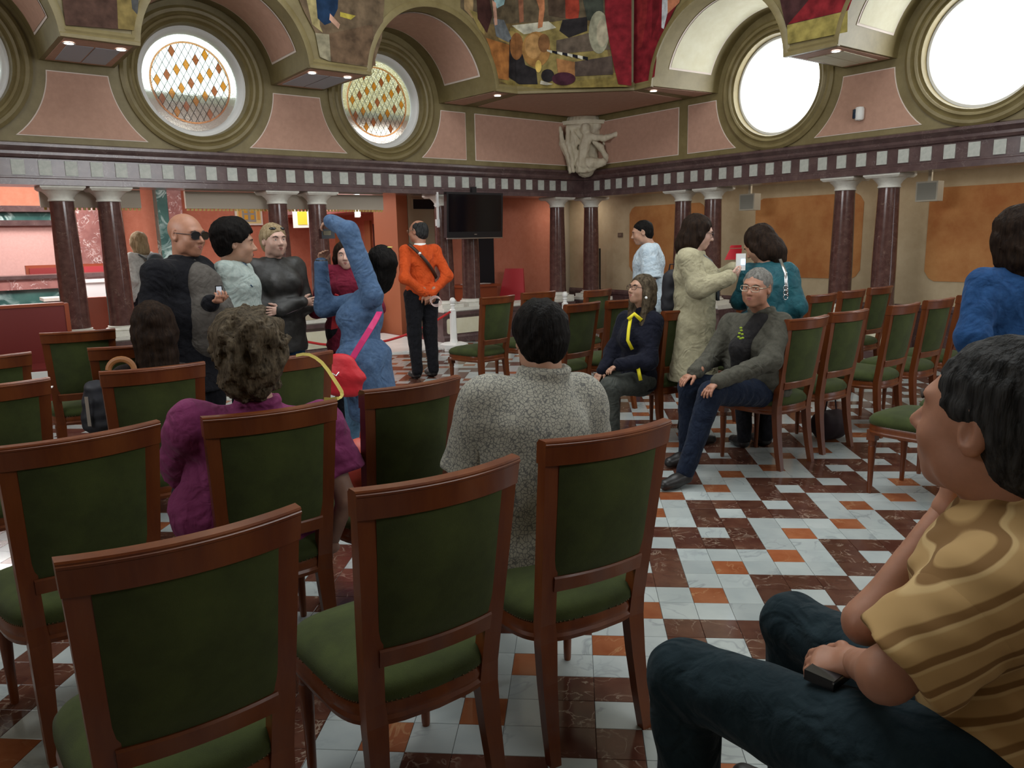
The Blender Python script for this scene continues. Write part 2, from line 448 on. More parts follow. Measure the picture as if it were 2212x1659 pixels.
for r in range(-110, 40):
    for c in range(-90, 100):
        x = (c+.5)*TS + OX; y = -(r+.5)*TS + OY
        a, b = toab(x, y)
        if not (.06 < a < 11.5 and .06 < b < 11.5): continue
        p = proj((x, y, 0)); score = 0
        if p:
            px, py, d = p
            if 0 < px < 2212 and 560 < py < 1700:
                vis = (1360 < px < 1870 and 930 < py < 1560) or (1040 < px < 1410 and py > 1400) or (790 < px < 1110 and 790 < py < 960) or (1700 < px < 2070 and 860 < py < 1260) or (640 < px < 860 and py > 1190) or (px < 240 and py > 1150)
                score = (5 if vis else 1)/d**3
        (cand if score else rest).append((score, r, c, x, y))
cand.sort(reverse=True)
for _, r, c, x, y in cand[:300]:
    link('tile', TM[tile_kind(r, c)], floor, (x, y, 0))
fm = MB(); kinds = {'W': 0, 'D': 1, 'R': 2}
h = TS/2 - .0007
for _, r, c, x, y in cand[300:] + rest:
    fm.cur = kinds[tile_kind(r, c)]
    fm.add([(x-h, y-h, -.012), (x+h, y-h, -.012), (x+h, y+h, -.012), (x-h, y+h, -.012), (x-h, y-h, 0), (x+h, y-h, 0), (x+h, y+h, 0), (x-h, y+h, 0)],
           [(4, 5, 6, 7), (0, 1, 5, 4), (1, 2, 6, 5), (2, 3, 7, 6), (3, 0, 4, 7)])
o = fm.build('tile_field', None, floor, mats=[M_white_tile, M_dark_tile, M_red_tile]); o['kind'] = 'stuff'

# ================================================================== RING WALLS ABOVE THE ENTABLATURE
ZC = 3.53                     # height of the round windows' centres
LW_C = (3.88, 6.43, 8.95, 11.48)
RW_C = (3.70, 6.25, 8.78, 11.3)
RH = .66                      # radius of the hole in the wall
ZT = 5.9
def Lp(a, z, d=0): return W((a, d, z))       # on the left wall; d towards the room
def Rp(b, z, d=0): return W((d, b, z))
def wall_with_holes(name, P, centres, end):
    m_ = MB()
    z0, z1 = 2.70, ZT
    xs = [-.25] + [(centres[i]+centres[i+1])/2 for i in range(len(centres)-1)] + [end]
    # first cell from the corner up to half a bay before window one
    first = centres[0] - 1.26
    def quad(x0, x1, za, zb, d=0): m_.add([P(x0, za, d), P(x1, za, d), P(x1, zb, d), P(x0, zb, d)], [(0, 1, 2, 3)])
    quad(-.25, first, z0, z1)
    bounds = [first] + xs[1:]
    for i, c in enumerate(centres):
        x0, x1 = bounds[i], bounds[i+1]
        N = 64; vs = []; 
        for k in range(N):
            t = 2*PI*k/N; cx, cz = math.cos(t), math.sin(t)
            ts = []
            if cx > 1e-6: ts.append((x1-c)/cx)
            if cx < -1e-6: ts.append((x0-c)/cx)
            if cz > 1e-6: ts.append((ZC+1.0-ZC)/cz)
            if cz < -1e-6: ts.append((z0-ZC)/cz)
            T_ = min(ts)
            vs.append((c+RH*cx, ZC+RH*cz)); vs.append((c+T_*cx, ZC+T_*cz))
        pts = [P(x, z) for x, z in vs]; back = [P(x, z, -.32) for x, z in vs[::2]]
        n = len(pts)
        fs = [(2*k, 2*k+1, (2*k+3) % n, (2*k+2) % n) for k in range(N)]
        fs += [(2*k, (2*k+2) % n, n+(k+1) % N, n+k) for k in range(N)]
        m_.add(pts+back, fs)
        for (sx, sz) in ((x0, z0), (x1, z0), (x0, ZC+1), (x1, ZC+1)):     # fill the cell corners left by the radial sampling
            ang = math.atan2(sz-ZC, sx-c); k = math.floor(ang/(2*PI/N)); 
            A = vs[(2*(k % N))+1]; B = vs[(2*((k+1) % N))+1]
            m_.add([P(*A), P(sx, sz), P(*B)], [(0, 1, 2)])
        quad(x0, x1, ZC+1, z1)
    return struct(m_.build(name, M_olive))
wall_left = wall_with_holes('wall_left', Lp, LW_C, 13)
wall_right = wall_with_holes('wall_right', Rp, RW_C, 13)

def sector_panel(P, poly, parent, name='wall_panel', d=.012, inset=.022, fill=M_pink):
    """a flat plaster panel with a pale line round it: line slab, then a slightly prouder fill slab; poly ordered, convex or not"""
    cx = sum(p[0] for p in poly)/len(poly); cz = sum(p[1] for p in poly)/len(poly)
    n = len(poly); ins = []
    A = sum(poly[i][0]*poly[(i+1) % n][1] - poly[(i+1) % n][0]*poly[i][1] for i in range(n)); sg = 1 if A > 0 else -1
    for i in range(n):
        p0, p1, p2 = [Vector((*poly[(i+k) % n], 0)) for k in (-1, 0, 1)]
        e1 = (p1-p0).normalized(); e2 = (p2-p1).normalized()
        n1 = Vector((-e1.y, e1.x, 0))*sg; n2 = Vector((-e2.y, e2.x, 0))*sg
        bis = (n1+n2); bis = bis/max(.3, bis.length_squared/2) * 1.0
        ins.append((p1.x + bis.x*inset*.5*1.0, p1.y + bis.y*inset*.5))
    line = MB().prism(poly, lambda x, z: P(x, z, 0), lambda x, z: P(x, z, d*.6)).build(name, M_line, parent)
    MB().prism(ins, lambda x, z: P(x, z, 0), lambda x, z: P(x, z, d)).build('panel_fill', fill, line)
def arc_pts(c, r, za, zb, side, n=12):
    """points on the circle round centre c from height za to zb, on side +1/-1"""
    out = []
    for i in range(n+1):
        z = za + (zb-za)*i/n; x = c + side*math.sqrt(max(0, r*r-(z-ZC)**2)); out.append((x, z))
    return out
PR = .955
for P, cs, wl in ((Lp, LW_C, wall_left), (Rp, RW_C, wall_right)):
    for i in range(len(cs)-1):
        l = arc_pts(cs[i], PR, 2.785, 3.48, 1); r_ = arc_pts(cs[i+1], PR, 3.48, 2.785, -1)
        sector_panel(P, l + r_, wl)
    x0 = cs[0]-1.40 if P is Lp else cs[0]-1.46
    l = arc_pts(cs[0], PR, 3.48, 2.785, -1)
    sector_panel(P, [(x0, 2.785), (x0, 3.48)] + l, wl)
    sector_panel(P, [(.25, 2.785), (.25, 3.48), (x0-.17, 3.48), (x0-.17, 2.785)], wl)

# ------------------------------------------------------------------ round windows
def ring_axes(P, c):
    o = P(c, ZC, 0); x = (P(c+1, ZC, 0)-o); z = Vector((0, 0, 1)); d = (P(c, ZC, 1)-o)
    return o, (x, z, d)
M_lead = mat('lead_came', (.05, .05, .045), .5)
M_pane = mat('pale_leaded_glass', (.85, .9, .82), .12, trans=.9, bump=(60, .5))
M_amber = mat('amber_leaded_glass', (.80, .33, .02), .15, trans=.75, bump=(60, .6))
M_amber_dark = mat('brown_amber_leaded_glass', (.55, .16, .03), .2, trans=.6, bump=(60, .6))
wn = 0
for P, cs, wl, side in ((Lp, LW_C, wall_left, 'L'), (Rp, RW_C, wall_right, 'R')):
    for c in cs:
        wn += 1
        o, ax = ring_axes(P, c)
        win = struct(MB().lathe([(.835, .0), (.835, .03), (.80, .055), (.765, .05), (.75, .025), (.735, .03), (.715, .055), (.69, .045), (.675, .015), (.665, .02), (.65, .03), (.64, .0), (.63, -.08), (.63, -.12)], 72, o, ax, caps=False)
                     .build('window_%d' % wn, M_olive, smooth=35))
        MB().lathe([(.635, -.13), (.635, -.07), (.60, -.06), (.575, -.09), (.56, -.16), (.56, -.20), (.635, -.20)], 72, o, ax, caps=False).build('window_ring', M_white, win, smooth=35)
        if side == 'R':
            MB().lathe([(.0, -.17), (.57, -.17)], 48, o, ax, caps=False).build('pane', M_skyglass, win)
        else:
            R_ = .565
            # outer clear ring and diamond leading
            MB().lathe([(.0, -.172), (R_, -.172), (R_, -.180), (0, -.180)], 64, o, ax, caps=False).build('pane', M_pane, win)
            if c > 10: continue
            MB().lathe([(.455, -.176), (.455, -.160), (.475, -.160), (.475, -.176)], 64, o, ax, caps=False).build('amber_band', M_amber_dark, win)
            lead = MB(); dx, dz = .078, .138
            for k in [q_+.5 for q_ in range(-14, 14)]:
                for sgn in (1, -1):
                    # line x/dx + sgn*z/dz = k*2 ... clipped to circle .455
                    nx, nz = 1/dx, sgn/dz; L_ = math.hypot(nx, nz); nx, nz = nx/L_, nz/L_
                    dist = k/L_
                    if abs(dist) >= .45: continue
                    half = math.sqrt(.455**2-dist**2); tx, tz = -nz, nx
                    a_ = (nx*dist-tx*half, nz*dist-tz*half); b_ = (nx*dist+tx*half, nz*dist+tz*half)
                    lead.tube([o+ax[0]*a_[0]+ax[1]*a_[1]+ax[2]*(-.166), o+ax[0]*b_[0]+ax[1]*b_[1]+ax[2]*(-.166)], .0028, 4)
            lo = lead.build('lead_came', M_lead, win)
            for i in range(-12, 13):
                for j in range(-8, 9):
                    # diamonds have their centres where i+j is even
                    if (i+j) % 2: continue
                    u_, v_ = (i+j)//2, (i-j)//2
                    if (u_+2*v_) % 5: continue
                    x, z = i*dx*.5, j*dz*.5
                    if math.hypot(x, z) > .41: continue
                    q = [(x-dx/2, z), (x, z+dz/2), (x+dx/2, z), (x, z-dz/2)]
                    mm = MB(); mm.prism([(u, v) for u, v in q], lambda u, v: o+ax[0]*u+ax[1]*v+ax[2]*(-.170), lambda u, v: o+ax[0]*u+ax[1]*v+ax[2]*(-.162))
                    mm.build('amber_pane', M_amber if (i+2*j) % 3 else M_amber_dark, win)

# ================================================================== PAINTED BULKHEAD WITH LUNETTE ARCHES
ZS = 3.575
def arch_set(name, P, fd, arches, x_start, x_end):
    """fd: distance of the front face from the wall; arches: (front centre, front radius, back centre, back radius)"""
    top = 5.2; front = MB(); N = 48
    xs = [x_start]
    for i in range(len(arches)-1): xs.append((arches[i][0]+arches[i+1][0])/2)
    xs.append(x_end)
    intr = MB(); trim = MB(); soff = MB()
    zc = ZC
    def arcp(c, r, t): return c + r*math.cos(t), zc + r*math.sin(t)
    for i, (fc, fr, bc, br) in enumerate(arches):
        t0 = math.asin((ZS-zc)/fr); t1 = PI-t0
        ts = [t0+(t1-t0)*k/N for k in range(N+1)]
        x0, x1 = xs[i], xs[i+1]
        # front face around the arch
        outer = []
        for t in ts:
            cx, cz = math.cos(t), math.sin(t); c_ = []
            if cx > 1e-6: c_.append((x1-fc)/cx)
            if cx < -1e-6: c_.append((x0-fc)/cx)
            if cz > 1e-6: c_.append((top-zc)/cz)
            T_ = min(c_); outer.append((fc+T_*cx, max(ZS, zc+T_*cz)))
        inner = [arcp(fc, fr, t) for t in ts]
        n = len(ts)
        front.add([P(*p, fd) for p in inner] + [P(*p, fd) for p in outer], [(k, k+1, n+k+1, n+k) for k in range(n-1)])
        for sx in (x1, x0):
            for k in range(n-1):
                A, B = outer[k], outer[k+1]
                if (abs(A[0]-sx) < 1e-4) != (abs(B[0]-sx) < 1e-4) and (abs(A[1]-top) < 1e-4 or abs(B[1]-top) < 1e-4):
                    front.add([P(*A, fd), P(sx, top, fd), P(*B, fd)], [(0, 1, 2)])
        # intrados
        bk = [arcp(bc, br, t) for t in ts]
        intr.add([P(*p, fd) for p in inner] + [P(*p, .0) for p in bk], [(k, k+1, n+k+1, n+k) for k in range(n-1)])
        # moulded strip on the front along the arch
        o1 = [arcp(fc, fr-.004, t) for t in ts]; o2 = [arcp(fc, fr+.075, t) for t in ts]; o3 = [arcp(fc, fr+.045, t) for t in ts]
        trim.add([P(*p, fd-.002) for p in o1] + [P(*p, fd+.028) for p in o1] + [P(*p, fd+.028) for p in o3] + [P(*p, fd+.012) for p in o2] + [P(*p, fd) for p in o2],
                 [(j*n+k, j*n+k+1, (j+1)*n+k+1, (j+1)*n+k) for j in range(4) for k in range(n-1)])
    # soffit pieces and their bottom strips
    edges = []
    for i in range(len(arches)+1):
        lf = x_start if i == 0 else arches[i-1][0]+math.sqrt(arches[i-1][1]**2-(ZS-zc)**2)
        lb = (x_start if i == 0 else arches[i-1][2]+math.sqrt(arches[i-1][3]**2-(ZS-zc)**2))
        rf = x_end if i == len(arches) else arches[i][0]-math.sqrt(arches[i][1]**2-(ZS-zc)**2)
        rb = x_end if i == len(arches) else arches[i][2]-math.sqrt(arches[i][3]**2-(ZS-zc)**2)
        edges.append((lf, rf, lb, rb))
    fo = struct(front.build(name, M_olive))
    intr.build('arch_intrados', M_olive, fo, smooth=60)
    trim.build('arch_moulding', M_olive, fo, smooth=40)
    return fo, edges
archL = [(3.78, .95, 3.87, .925), (6.42, .905, 6.40, .91), (8.95, .92, 8.95, .90), (11.48, .92, 11.48, .9)]
archR = [(3.61, 1.0, 3.72, .95), (6.25, .985, 6.25, .94), (8.78, .96, 8.78, .94), (11.3, .96, 11.3, .94)]
FD = 1.22
bulk_left, edL = arch_set('trim_1', Lp, FD, archL, 2.45, 13)
bulk_right, edR = arch_set('trim_2', Rp, FD, archR, 2.30, 13)
# intrados panels
for P, arches, par, fill in ((Lp, archL, bulk_left, M_pink), (Rp, archR, bulk_right, M_cream)):  # right arches take cream instead of pink: window light put into the colour
    for (fc, fr, bc, br) in arches:
        for part, (m0, tt, dr) in enumerate(((.0, 0, .006), (.02, .025, .012))):
            mb = MB(); N = 40; t0, t1 = .28+tt, PI-.28-tt; rows = []
            for fb in (.16+m0, .80-m0):
                row = []
                for k in range(N+1):
                    t = t0+(t1-t0)*k/N
                    c = bc+(fc-bc)*fb; r = br+(fr-br)*fb - dr
                    row.append(P(c+r*math.cos(t), ZC+r*math.sin(t), FD*fb))
                rows.append(row)
            n = N+1
            mb.add(rows[0]+rows[1], [(k, k+1, n+k+1, n+k) for k in range(N)])
            o = mb.build('vault_panel' if part == 0 else 'panel_fill', M_line if part == 0 else fill, par if part == 0 else o, smooth=60)
# chamfered corner face and its soffit
ch = MB()
A, B = (2.45, FD), (FD, 2.30)
ch.add([W((A[0], A[1], ZS)), W((B[0], B[1], ZS)), W((B[0], B[1], 5.2)), W((A[0], A[1], 5.2))], [(0, 1, 2, 3)])
corner = struct(ch.build('trim_3', M_olive))
def prism_ab(poly, z0, z1): return MB().prism(poly, lambda a, b: W((a, b, z0)), lambda a, b: W((a, b, z1)))
sof = prism_ab([(0, 0), (2.50, 0), (2.50, FD), (2.45, FD), (FD, 2.30), (FD, 2.35), (0, 2.35)], ZS, ZS+.04).build('soffit', M_olive, corner)
ins = prism_ab([(.12, .12), (2.30, .10), (2.37, FD-.04), (FD-.03, 2.22), (.10, 2.2)], ZS-.008, ZS).build('soffit_panel', M_pink, corner)
M_soffit_pale = mat('pale_blue_grey_paint', (.38, .40, .46), .6)
def soffits(P, eds, par, centre):
    for i, (lf, rf, lb, rb) in enumerate(eds):
        if i == len(eds)-1: continue
        if i == 0:
            lf = lb = lf+.05
        MB().prism([(lf, FD), (rf, FD), (rb, 0), (lb, 0)], lambda x, y: P(x, ZS, y), lambda x, y: P(x, ZS+.05, y)).build('soffit', M_olive, par)
        g = .05
        f = MB().prism([(lf+g, FD-g*1.2), (rf-g, FD-g*1.2), (rb-g, .08), (lb+g, .08)], lambda x, y: P(x, ZS-.006, y), lambda x, y: P(x, ZS, y)).build('soffit_panel', M_pink, par)
        if i > 0:
            g2 = .11; xm = (lf+rf)/2
            for s0, s1 in ((lf+g2, xm-.008), (xm+.008, rf-g2)):
                MB().prism([(s0, FD-.30), (s1, FD-.30), (s1, .16), (s0, .16)], lambda x, y: P(x, ZS-.012, y), lambda x, y: P(x, ZS-.006, y)).build('soffit_inlay', centre, f)
soffits(Lp, edL, bulk_left, M_soffit_pale)
soffits(Rp, edR, bulk_right, M_cream)
# lower moulding along the bottom of the front faces
for P, eds, par in ((Lp, edL, bulk_left), (Rp, edR, bulk_right)):
    for i, (lf, rf, lb, rb) in enumerate(eds[:-1]):
        q = MB()
        prof = [(FD-.02, ZS-.012), (FD+.035, ZS-.012), (FD+.035, ZS+.02), (FD+.02, ZS+.04), (FD+.028, ZS+.06), (FD+.008, ZS+.095), (FD-.02, ZS+.095)]
        q.prism(prof, lambda d, z: P(lf-.0, z, d), lambda d, z: P(rf+.0, z, d)); q.build('base_moulding', M_olive, par)
q = MB()
An, Bn = Vector((A[0], A[1], 0)), Vector((B[0], B[1], 0)); dn = Vector((1.15, 1.22, 0)).normalized()
prof = [(-.02, ZS-.012), (.035, ZS-.012), (.035, ZS+.02), (.02, ZS+.04), (.028, ZS+.06), (.008, ZS+.095), (-.02, ZS+.095)]
q.prism(prof, lambda d, z: W(An+dn*d+Vector((0, 0, z))), lambda d, z: W(Bn+dn*d+Vector((0, 0, z)))).build('base_moulding', M_olive, corner)
# downlights in the soffits
def downlight(P, x, y, lab, grp):
    t = thing('recessed_downlight', lab, 'ceiling light', P(x, ZS-.014, y), 0, grp)
    MB().lathe([(.058, -.004), (.058, .0), (.044, .004), (.044, -.004)], 20, caps=False).build('light_ring', M_white, t)
    MB().lathe([(0, -.002), (.044, -.002)], 20, caps=False).build('light_lens', M_lamp, t)
for (x, y, n_) in ((7.47, .98, 'left'), (7.87, .98, 'left')):
    pass
DLS = [(Lp, 7.92, 1.0, 'small round downlight at the far left end of the soffit between first two round windows'),
       (Lp, 7.45, 1.0, 'small round downlight right of its twin in the leftmost soffit block'),
       (Lp, 5.38, 1.0, 'small round downlight on the soffit block between the stained windows, left one'),
       (Lp, 4.92, 1.0, 'small round downlight on the soffit block beside the half hidden stained window'),
       (Lp, 2.62, 1.0, 'small round downlight left of the sculpted corner bracket'),
       (Rp, 2.42, .98, 'small round downlight right of the sculpted corner bracket'),
       (Rp, 5.12, 1.02, 'small round downlight in the soffit between the blown out windows')]
for P, x, y, lab in DLS: downlight(P, x, y, lab, 'downlights in the soffits')
lp = bpy.data.lights.new('downlight_beam', 'SPOT'); lp.energy = 14; lp.spot_size = 1.5; lp.spot_blend = .8; lp.shadow_soft_size = .05; lp.color = (1, .9, .75)
for P, x, y, lab in DLS:
    o = bpy.data.objects.new('downlight_beam', lp); COL.objects.link(o); o.location = P(x, ZS-.03, y)

# ================================================================== ENTABLATURE
prof_e = [(-.42, 2.27), (.0, 2.27), (.0, 2.335), (-.02, 2.345), (-.02, 2.36), (-.035, 2.365), (-.035, 2.55), (.0, 2.56), (.02, 2.59), (.02, 2.62), (.05, 2.65), (.075, 2.67), (.075, 2.70), (.0, 2.72), (-.42, 2.72)]
e1 = struct(MB().prism(prof_e, lambda d, z: W((-d if False else d, d, z)) if False else W((d, d, z)), lambda d, z: W((13, d, z))).build('trim_4', M_maroon))
e2 = struct(MB().prism(prof_e, lambda d, z: W((d, d, z)), lambda d, z: W((d, 13, z))).build('trim_5', M_maroon))
me = MB().box((-.062, -.008, -.079), (.062, .008, .079)).mesh('frieze_block', M_frieze_sq)
def blk(P, x, par, w=1.0, ang=0):
    bl = link('frieze_block', me, par); bl.location = P(x, 2.455, -.030)
    bl.rotation_euler = (0, 0, ang); bl.scale = (w, 1, 1)
angL = math.atan2(DL.y, DL.x); angR = math.atan2(DR.y, DR.x)
x = 8.37+.2555*2
while x > .2:
    blk(Lp, x, e1, 1, angL); x -= .2555
x = .28
while x < 11:
    blk(Rp, x, e2, 1, angR); x += .2585
# closed ceiling and rear walls (behind the camera)
struct(MB(tf=W).box((-.4, -.4, 6.4), (13.3, 13.3, 6.6)).build('ceiling', M_cream))
cove = MB()
for P_ in (Lp, Rp):
    cove.add([P_(FD, 5.2, FD), P_(13, 5.2, FD), P_(13, 6.4, 2.6), P_(FD, 6.4, 2.6)], [(0, 1, 2, 3)])
struct(cove.build('trim_6', M_cream))
M_rear = mat('rear_wall_plaster', (.42, .33, .24), .8)
struct(MB(tf=W).box((13, -.4, 0), (13.2, 13.2, 6.5)).build('wall_rear_left', M_rear))
struct(MB(tf=W).box((-.4, 13, 0), (13.2, 13.2, 6.5)).build('wall_rear_right', M_rear))
# ================================================================== COLUMNS AND PEDESTAL WALLS
CB, CT = .655, 2.27
def col_proto():
    shaft = MB().lathe([(.150, CB+.0), (.148, CB+.03), (.143, CB+.08), (.142, CB+.5), (.136, 1.5), (.124, CT-.20), (.124, CT-.165)], 32).mesh('column_shaft', M_column, 40)
    cap = MB().lathe([(.120, CT-.165), (.135, CT-.16), (.135, CT-.145), (.128, CT-.14), (.130, CT-.12), (.155, CT-.085), (.195, CT-.05), (.20, CT-.045)], 32)
    for k in range(16): pass
    cap.add([(-.2, -.2, CT-.045), (.2, -.2, CT-.045), (.2, .2, CT-.045), (-.2, .2, CT-.045), (-.225, -.225, CT-.02), (.225, -.225, CT-.02), (.225, .225, CT-.02), (-.225, .225, CT-.02),
             (-.225, -.225, CT-.001), (.225, -.225, CT-.001), (.225, .225, CT-.001), (-.225, .225, CT-.001)],
            [(0, 3, 2, 1), (0, 1, 5, 4), (1, 2, 6, 5), (2, 3, 7, 6), (3, 0, 4, 7), (4, 5, 9, 8), (5, 6, 10, 9), (6, 7, 11, 10), (7, 4, 8, 11), (8, 9, 10, 11)])
    cap = cap.mesh('capital', M_white_stone, 40)
    base = MB().box((-.2, -.2, .545), (.2, .2, .60)).lathe([(.185, .60), (.195, .612), (.185, .628), (.165, .635), (.16, .645), (.165, CB), (.15, CB+.004)], 32).mesh('column_base', M_white_stone, 40)
    return shaft, cap, base
SHAFT, CAP, BASE = col_proto()
def column(loc, rz, lab):
    t = thing('marble_column', lab, 'column', loc, rz, 'maroon marble columns')
    link('shaft', SHAFT, t); link('capital', CAP, t); link('base', BASE, t)
    return t
cw = -.24
for a, lab in ((7.965, 'polished maroon marble column left of the bald man, nearest the left edge'),
               (7.475, 'polished maroon marble column directly beside the bald man in dark coat'),
               (5.43, 'maroon marble column behind the grey haired woman in black jacket'),
               (4.86, 'maroon marble column behind the raised arms of the woman in blue'),
               (2.79, 'maroon marble column behind the left edge of the hanging television'),
               (2.29, 'maroon marble column seen below the hanging television')):
    column(W3(a, cw), angL, lab)
for b, lab in ((1.98, 'maroon marble column behind the woman in beige coat, left of its pair'),
               (2.55, 'maroon marble column just right of the woman in beige coat'),
               (4.63, 'maroon marble column on right wall, left of the outermost pair'),
               (5.20, 'maroon marble column furthest right, before the orange wall panel'),
               (7.3, 'maroon marble column beyond the right edge, hidden by frame')):
    if b < 7: column(W((cw, b, 0)), angR, lab)
column(W3(.42, cw), angL, 'maroon marble column left of the corner, before the pale curved pier')
column(W((cw, -.08, 0)), angR, 'maroon marble column at the corner, before the beige gallery wall')

def ledge(name, P, x0, x1, d0=-.45, panels=True, ends=(False, False)):
    """pedestal wall: maroon base and band, cream panel, white top blocks"""
    o = struct(MB().prism([(d0, 0), (.03, 0), (.03, .09), (.012, .12), (.0, .13), (0, .40), (.012, .41), (.03, .43), (.03, .485), (d0, .485)],
                          lambda d, z: P(x0, z, d), lambda d, z: P(x1, z, d)).build(name, M_maroon))
    MB().prism([(d0+.03, .485), (.005, .485), (.02, .50), (.02, .545), (d0+.03, .545)], lambda d, z: P(x0+.02, z, d), lambda d, z: P(x1-.02, z, d)).build('ledge_top', M_white_stone, o)
    n = max(1, round((x1-x0)/1.3)); w_ = (x1-x0)/n
    for i in range(n):
        u0, u1 = x0+i*w_+.07, x0+(i+1)*w_-.07; r = .035
        poly = []
        for (cx, cz, t0) in ((u1-r, .385-r, 0), (u0+r, .385-r, 90), (u0+r, .145+r, 180), (u1-r, .145+r, 270)):
            for q in range(5):
                t = math.radians(t0+q*22.5); poly.append((cx+r*math.cos(t), cz+r*math.sin(t)))
        MB().prism(poly, lambda x, z: P(x, z, 0), lambda x, z: P(x, z, .012)).build('ledge_panel', M_cream, o)
    return o
ledge('wall_low_left', Lp, 4.52, 12.9)
ledge('wall_low_middle', Lp, .25, 3.02)
def split_led(P, x0, x1, nm): ledge(nm, P, x0, x1)
ledge('wall_low_right', Rp, 4.30, 5.52); ledge('wall_low_centre', Rp, 1.65, 2.9)
ledge('wall_low_corner', Rp, -.35, .3)
# opening in the left pedestal wall: pale stone step into the chamber
struct(MB(tf=W).box((3.02, -1.9, 0), (4.52, .35, .022)).build('trim_7', mat('pale_threshold_stone', (.72, .71, .68), .25, noise=(4, (.8, .79, .76), .4))))

# ================================================================== RIGHT GALLERY
gw = struct(MB(tf=W).box((-1.35, -2.9, 0), (-1.15, 12, 2.6)).build('wall_gallery', M_beige_wall))
struct(MB(tf=W).box((-1.3, -2.9, 2.40), (-.05, 12, 2.5)).build('ceiling_gallery', mat('gallery_ceiling_paint', (.50, .33, .22), .8)))
def gp(b, z, d=0): return W((-1.15+d, b, z))
def notched(b0, b1, z0, z1, n=.13):
    return [(b0+n, z0), (b1-n, z0), (b1-n*.45, z0+n*.3), (b1, z0+n), (b1, z1-n), (b1-n*.45, z1-n*.3), (b1-n, z1), (b0+n, z1), (b0+n*.45, z1-n*.3), (b0, z1-n), (b0, z0+n), (b0+n*.45, z0+n*.3)]
for b0, b1 in ((.0, 1.72), (2.68, 4.42), (5.30, 7.1), (8.0, 9.8)):
    MB().prism(notched(b0, b1, .92, 2.12), lambda b, z: gp(b, z, 0), lambda b, z: gp(b, z, .008)).build('wall_panel', M_orange_panel, gw)
MB().prism([(0, 0), (.03, 0), (.03, .50), (.045, .52), (.045, .56), (.02, .60), (0, .60)], lambda d, z: gp(-2.9, z, d), lambda d, z: gp(12, z, d)).build('dado', M_maroon, gw)
# pale curved pier beyond the corner
pier = MB().lathe([(.42, 0), (.42, 2.4)], 40, W((-.95, -2.0, 0))).build('wall_pier', mat('pale_grey_beige_paint', (.42, .36, .27), .7), smooth=50); struct(pier)
t = thing('black_column_speaker', 'tall narrow black loudspeaker standing behind the corner columns', 'speaker', W((-.85, -.62, .60)), angR)
MB().box((-.05, -.06, 0), (.11, .06, .78)).build('cabinet', M_black, t)
MB().box((-.04, .06, .03), (.10, .066, .75)).build('grille', mat('charcoal_grille', (.03, .03, .03), .8), t)
t = thing('light_switch', 'small brown switch plate on the beige gallery wall', 'switch', gp(-.23, 1.62, .0), angR)
MB().box((-.06, -.012, -.04), (.06, .0, .04)).build('plate', mat('brown_plastic', (.12, .08, .06), .4), t)
MB().box((-.03, -.018, -.02), (-.004, -.012, .02)).build('rocker', mat('tan_plastic', (.2, .15, .11), .4), t)
MB().box((.004, -.018, -.02), (.03, -.012, .02)).build('rocker', MATS['tan_plastic'], t)
M_spk = mat('pale_beige_metal', (.42, .38, .30), .5)
for b, lab in ((2.98, 'small beige loudspeaker high beside the column right of the woman in beige'), (5.55, 'small beige loudspeaker high beside the outermost right column')):
    t = thing('wall_speaker', lab, 'speaker', W((-.55, b, 2.0)), angR, 'small beige gallery loudspeakers')
    MB().box((-.13, -.08, -.07), (.13, .08, .17)).build('cabinet', M_spk, t)
    MB().box((-.11, -.086, -.05), (.11, -.08, .15)).build('grille', mat('grey_speaker_grille', (.25, .24, .2), .7), t)
    MB().box((-.02, -.02, .17), (.02, .02, .40)).build('bracket', M_spk, t)
t = thing('motion_sensor', 'small white sensor with dark face on the pink panel between right windows', 'sensor', Rp(4.92, 3.0, .012), angR)
MB().box((-.045, -.0, -.07), (.045, .0, .07))
MB().lathe([(.0, -.085), (.045, -.075), (.055, -.05), (.055, .05), (.045, .075), (0, .085)], 20, (0, -.045, 0)).build('housing', M_white, t, smooth=50)
MB().lathe([(.040, -.055), (.046, -.05), (.046, .05), (.040, .055)], 20, (-.035, -.05, 0)).build('dark_lens', mat('navy_lens', (.015, .03, .06), .2), t, smooth=50)

# ================================================================== RED CHAMBER BEHIND THE LEFT WALL
def Cp(a, b, z): return W((a, b, z))
CHB = -7.2
cfl = struct(MB(tf=W).box((-1.1, -8.4, -.012), (13, -.02, 0)).build('floor_chamber', mat('dark_red_carpet', (.13, .02, .018), .95)))
cback = struct(MB(tf=W).box((1.5, CHB-.2, 0), (13, CHB, 3.45)).build('wall_chamber_back', M_redwall))
struct(MB(tf=W).box((1.5, -8.4, 3.35), (13, -.42, 3.45)).build('ceiling_chamber', M_cream))
struct(MB(tf=W).box((12.8, -8.4, 0), (13, -.42, 3.4)).build('wall_chamber_far', M_redwall))
# side wall of the chamber with an overhanging gallery
sw = struct(MB(tf=W).box((1.55, CHB, 0), (1.75, -2.35, 3.4)).build('wall_chamber_side', M_redwall))
struct(MB(tf=W).box((1.7, CHB, 2.17), (2.75, -1.9, 3.4)).build('trim_8', M_pinkwall))
MB(tf=W).box((2.74, CHB, 2.14), (2.80, -1.9, 2.20)).build('gallery_edge', M_deepred, sw)
for b in (-3.2, -4.6, -6.0):
    MB(tf=W).box((1.75, b-.12, 0), (1.80, b+.12, 2.02)).build('wall_strip', mat('tan_wood_strip', (.45, .17, .07), .6), sw)
MB(tf=W).box((1.75, -4.4, .7), (1.78, -3.5, 1.95)).build('door_panel', mat('dark_brown_door', (.06, .012, .01), .5), sw)
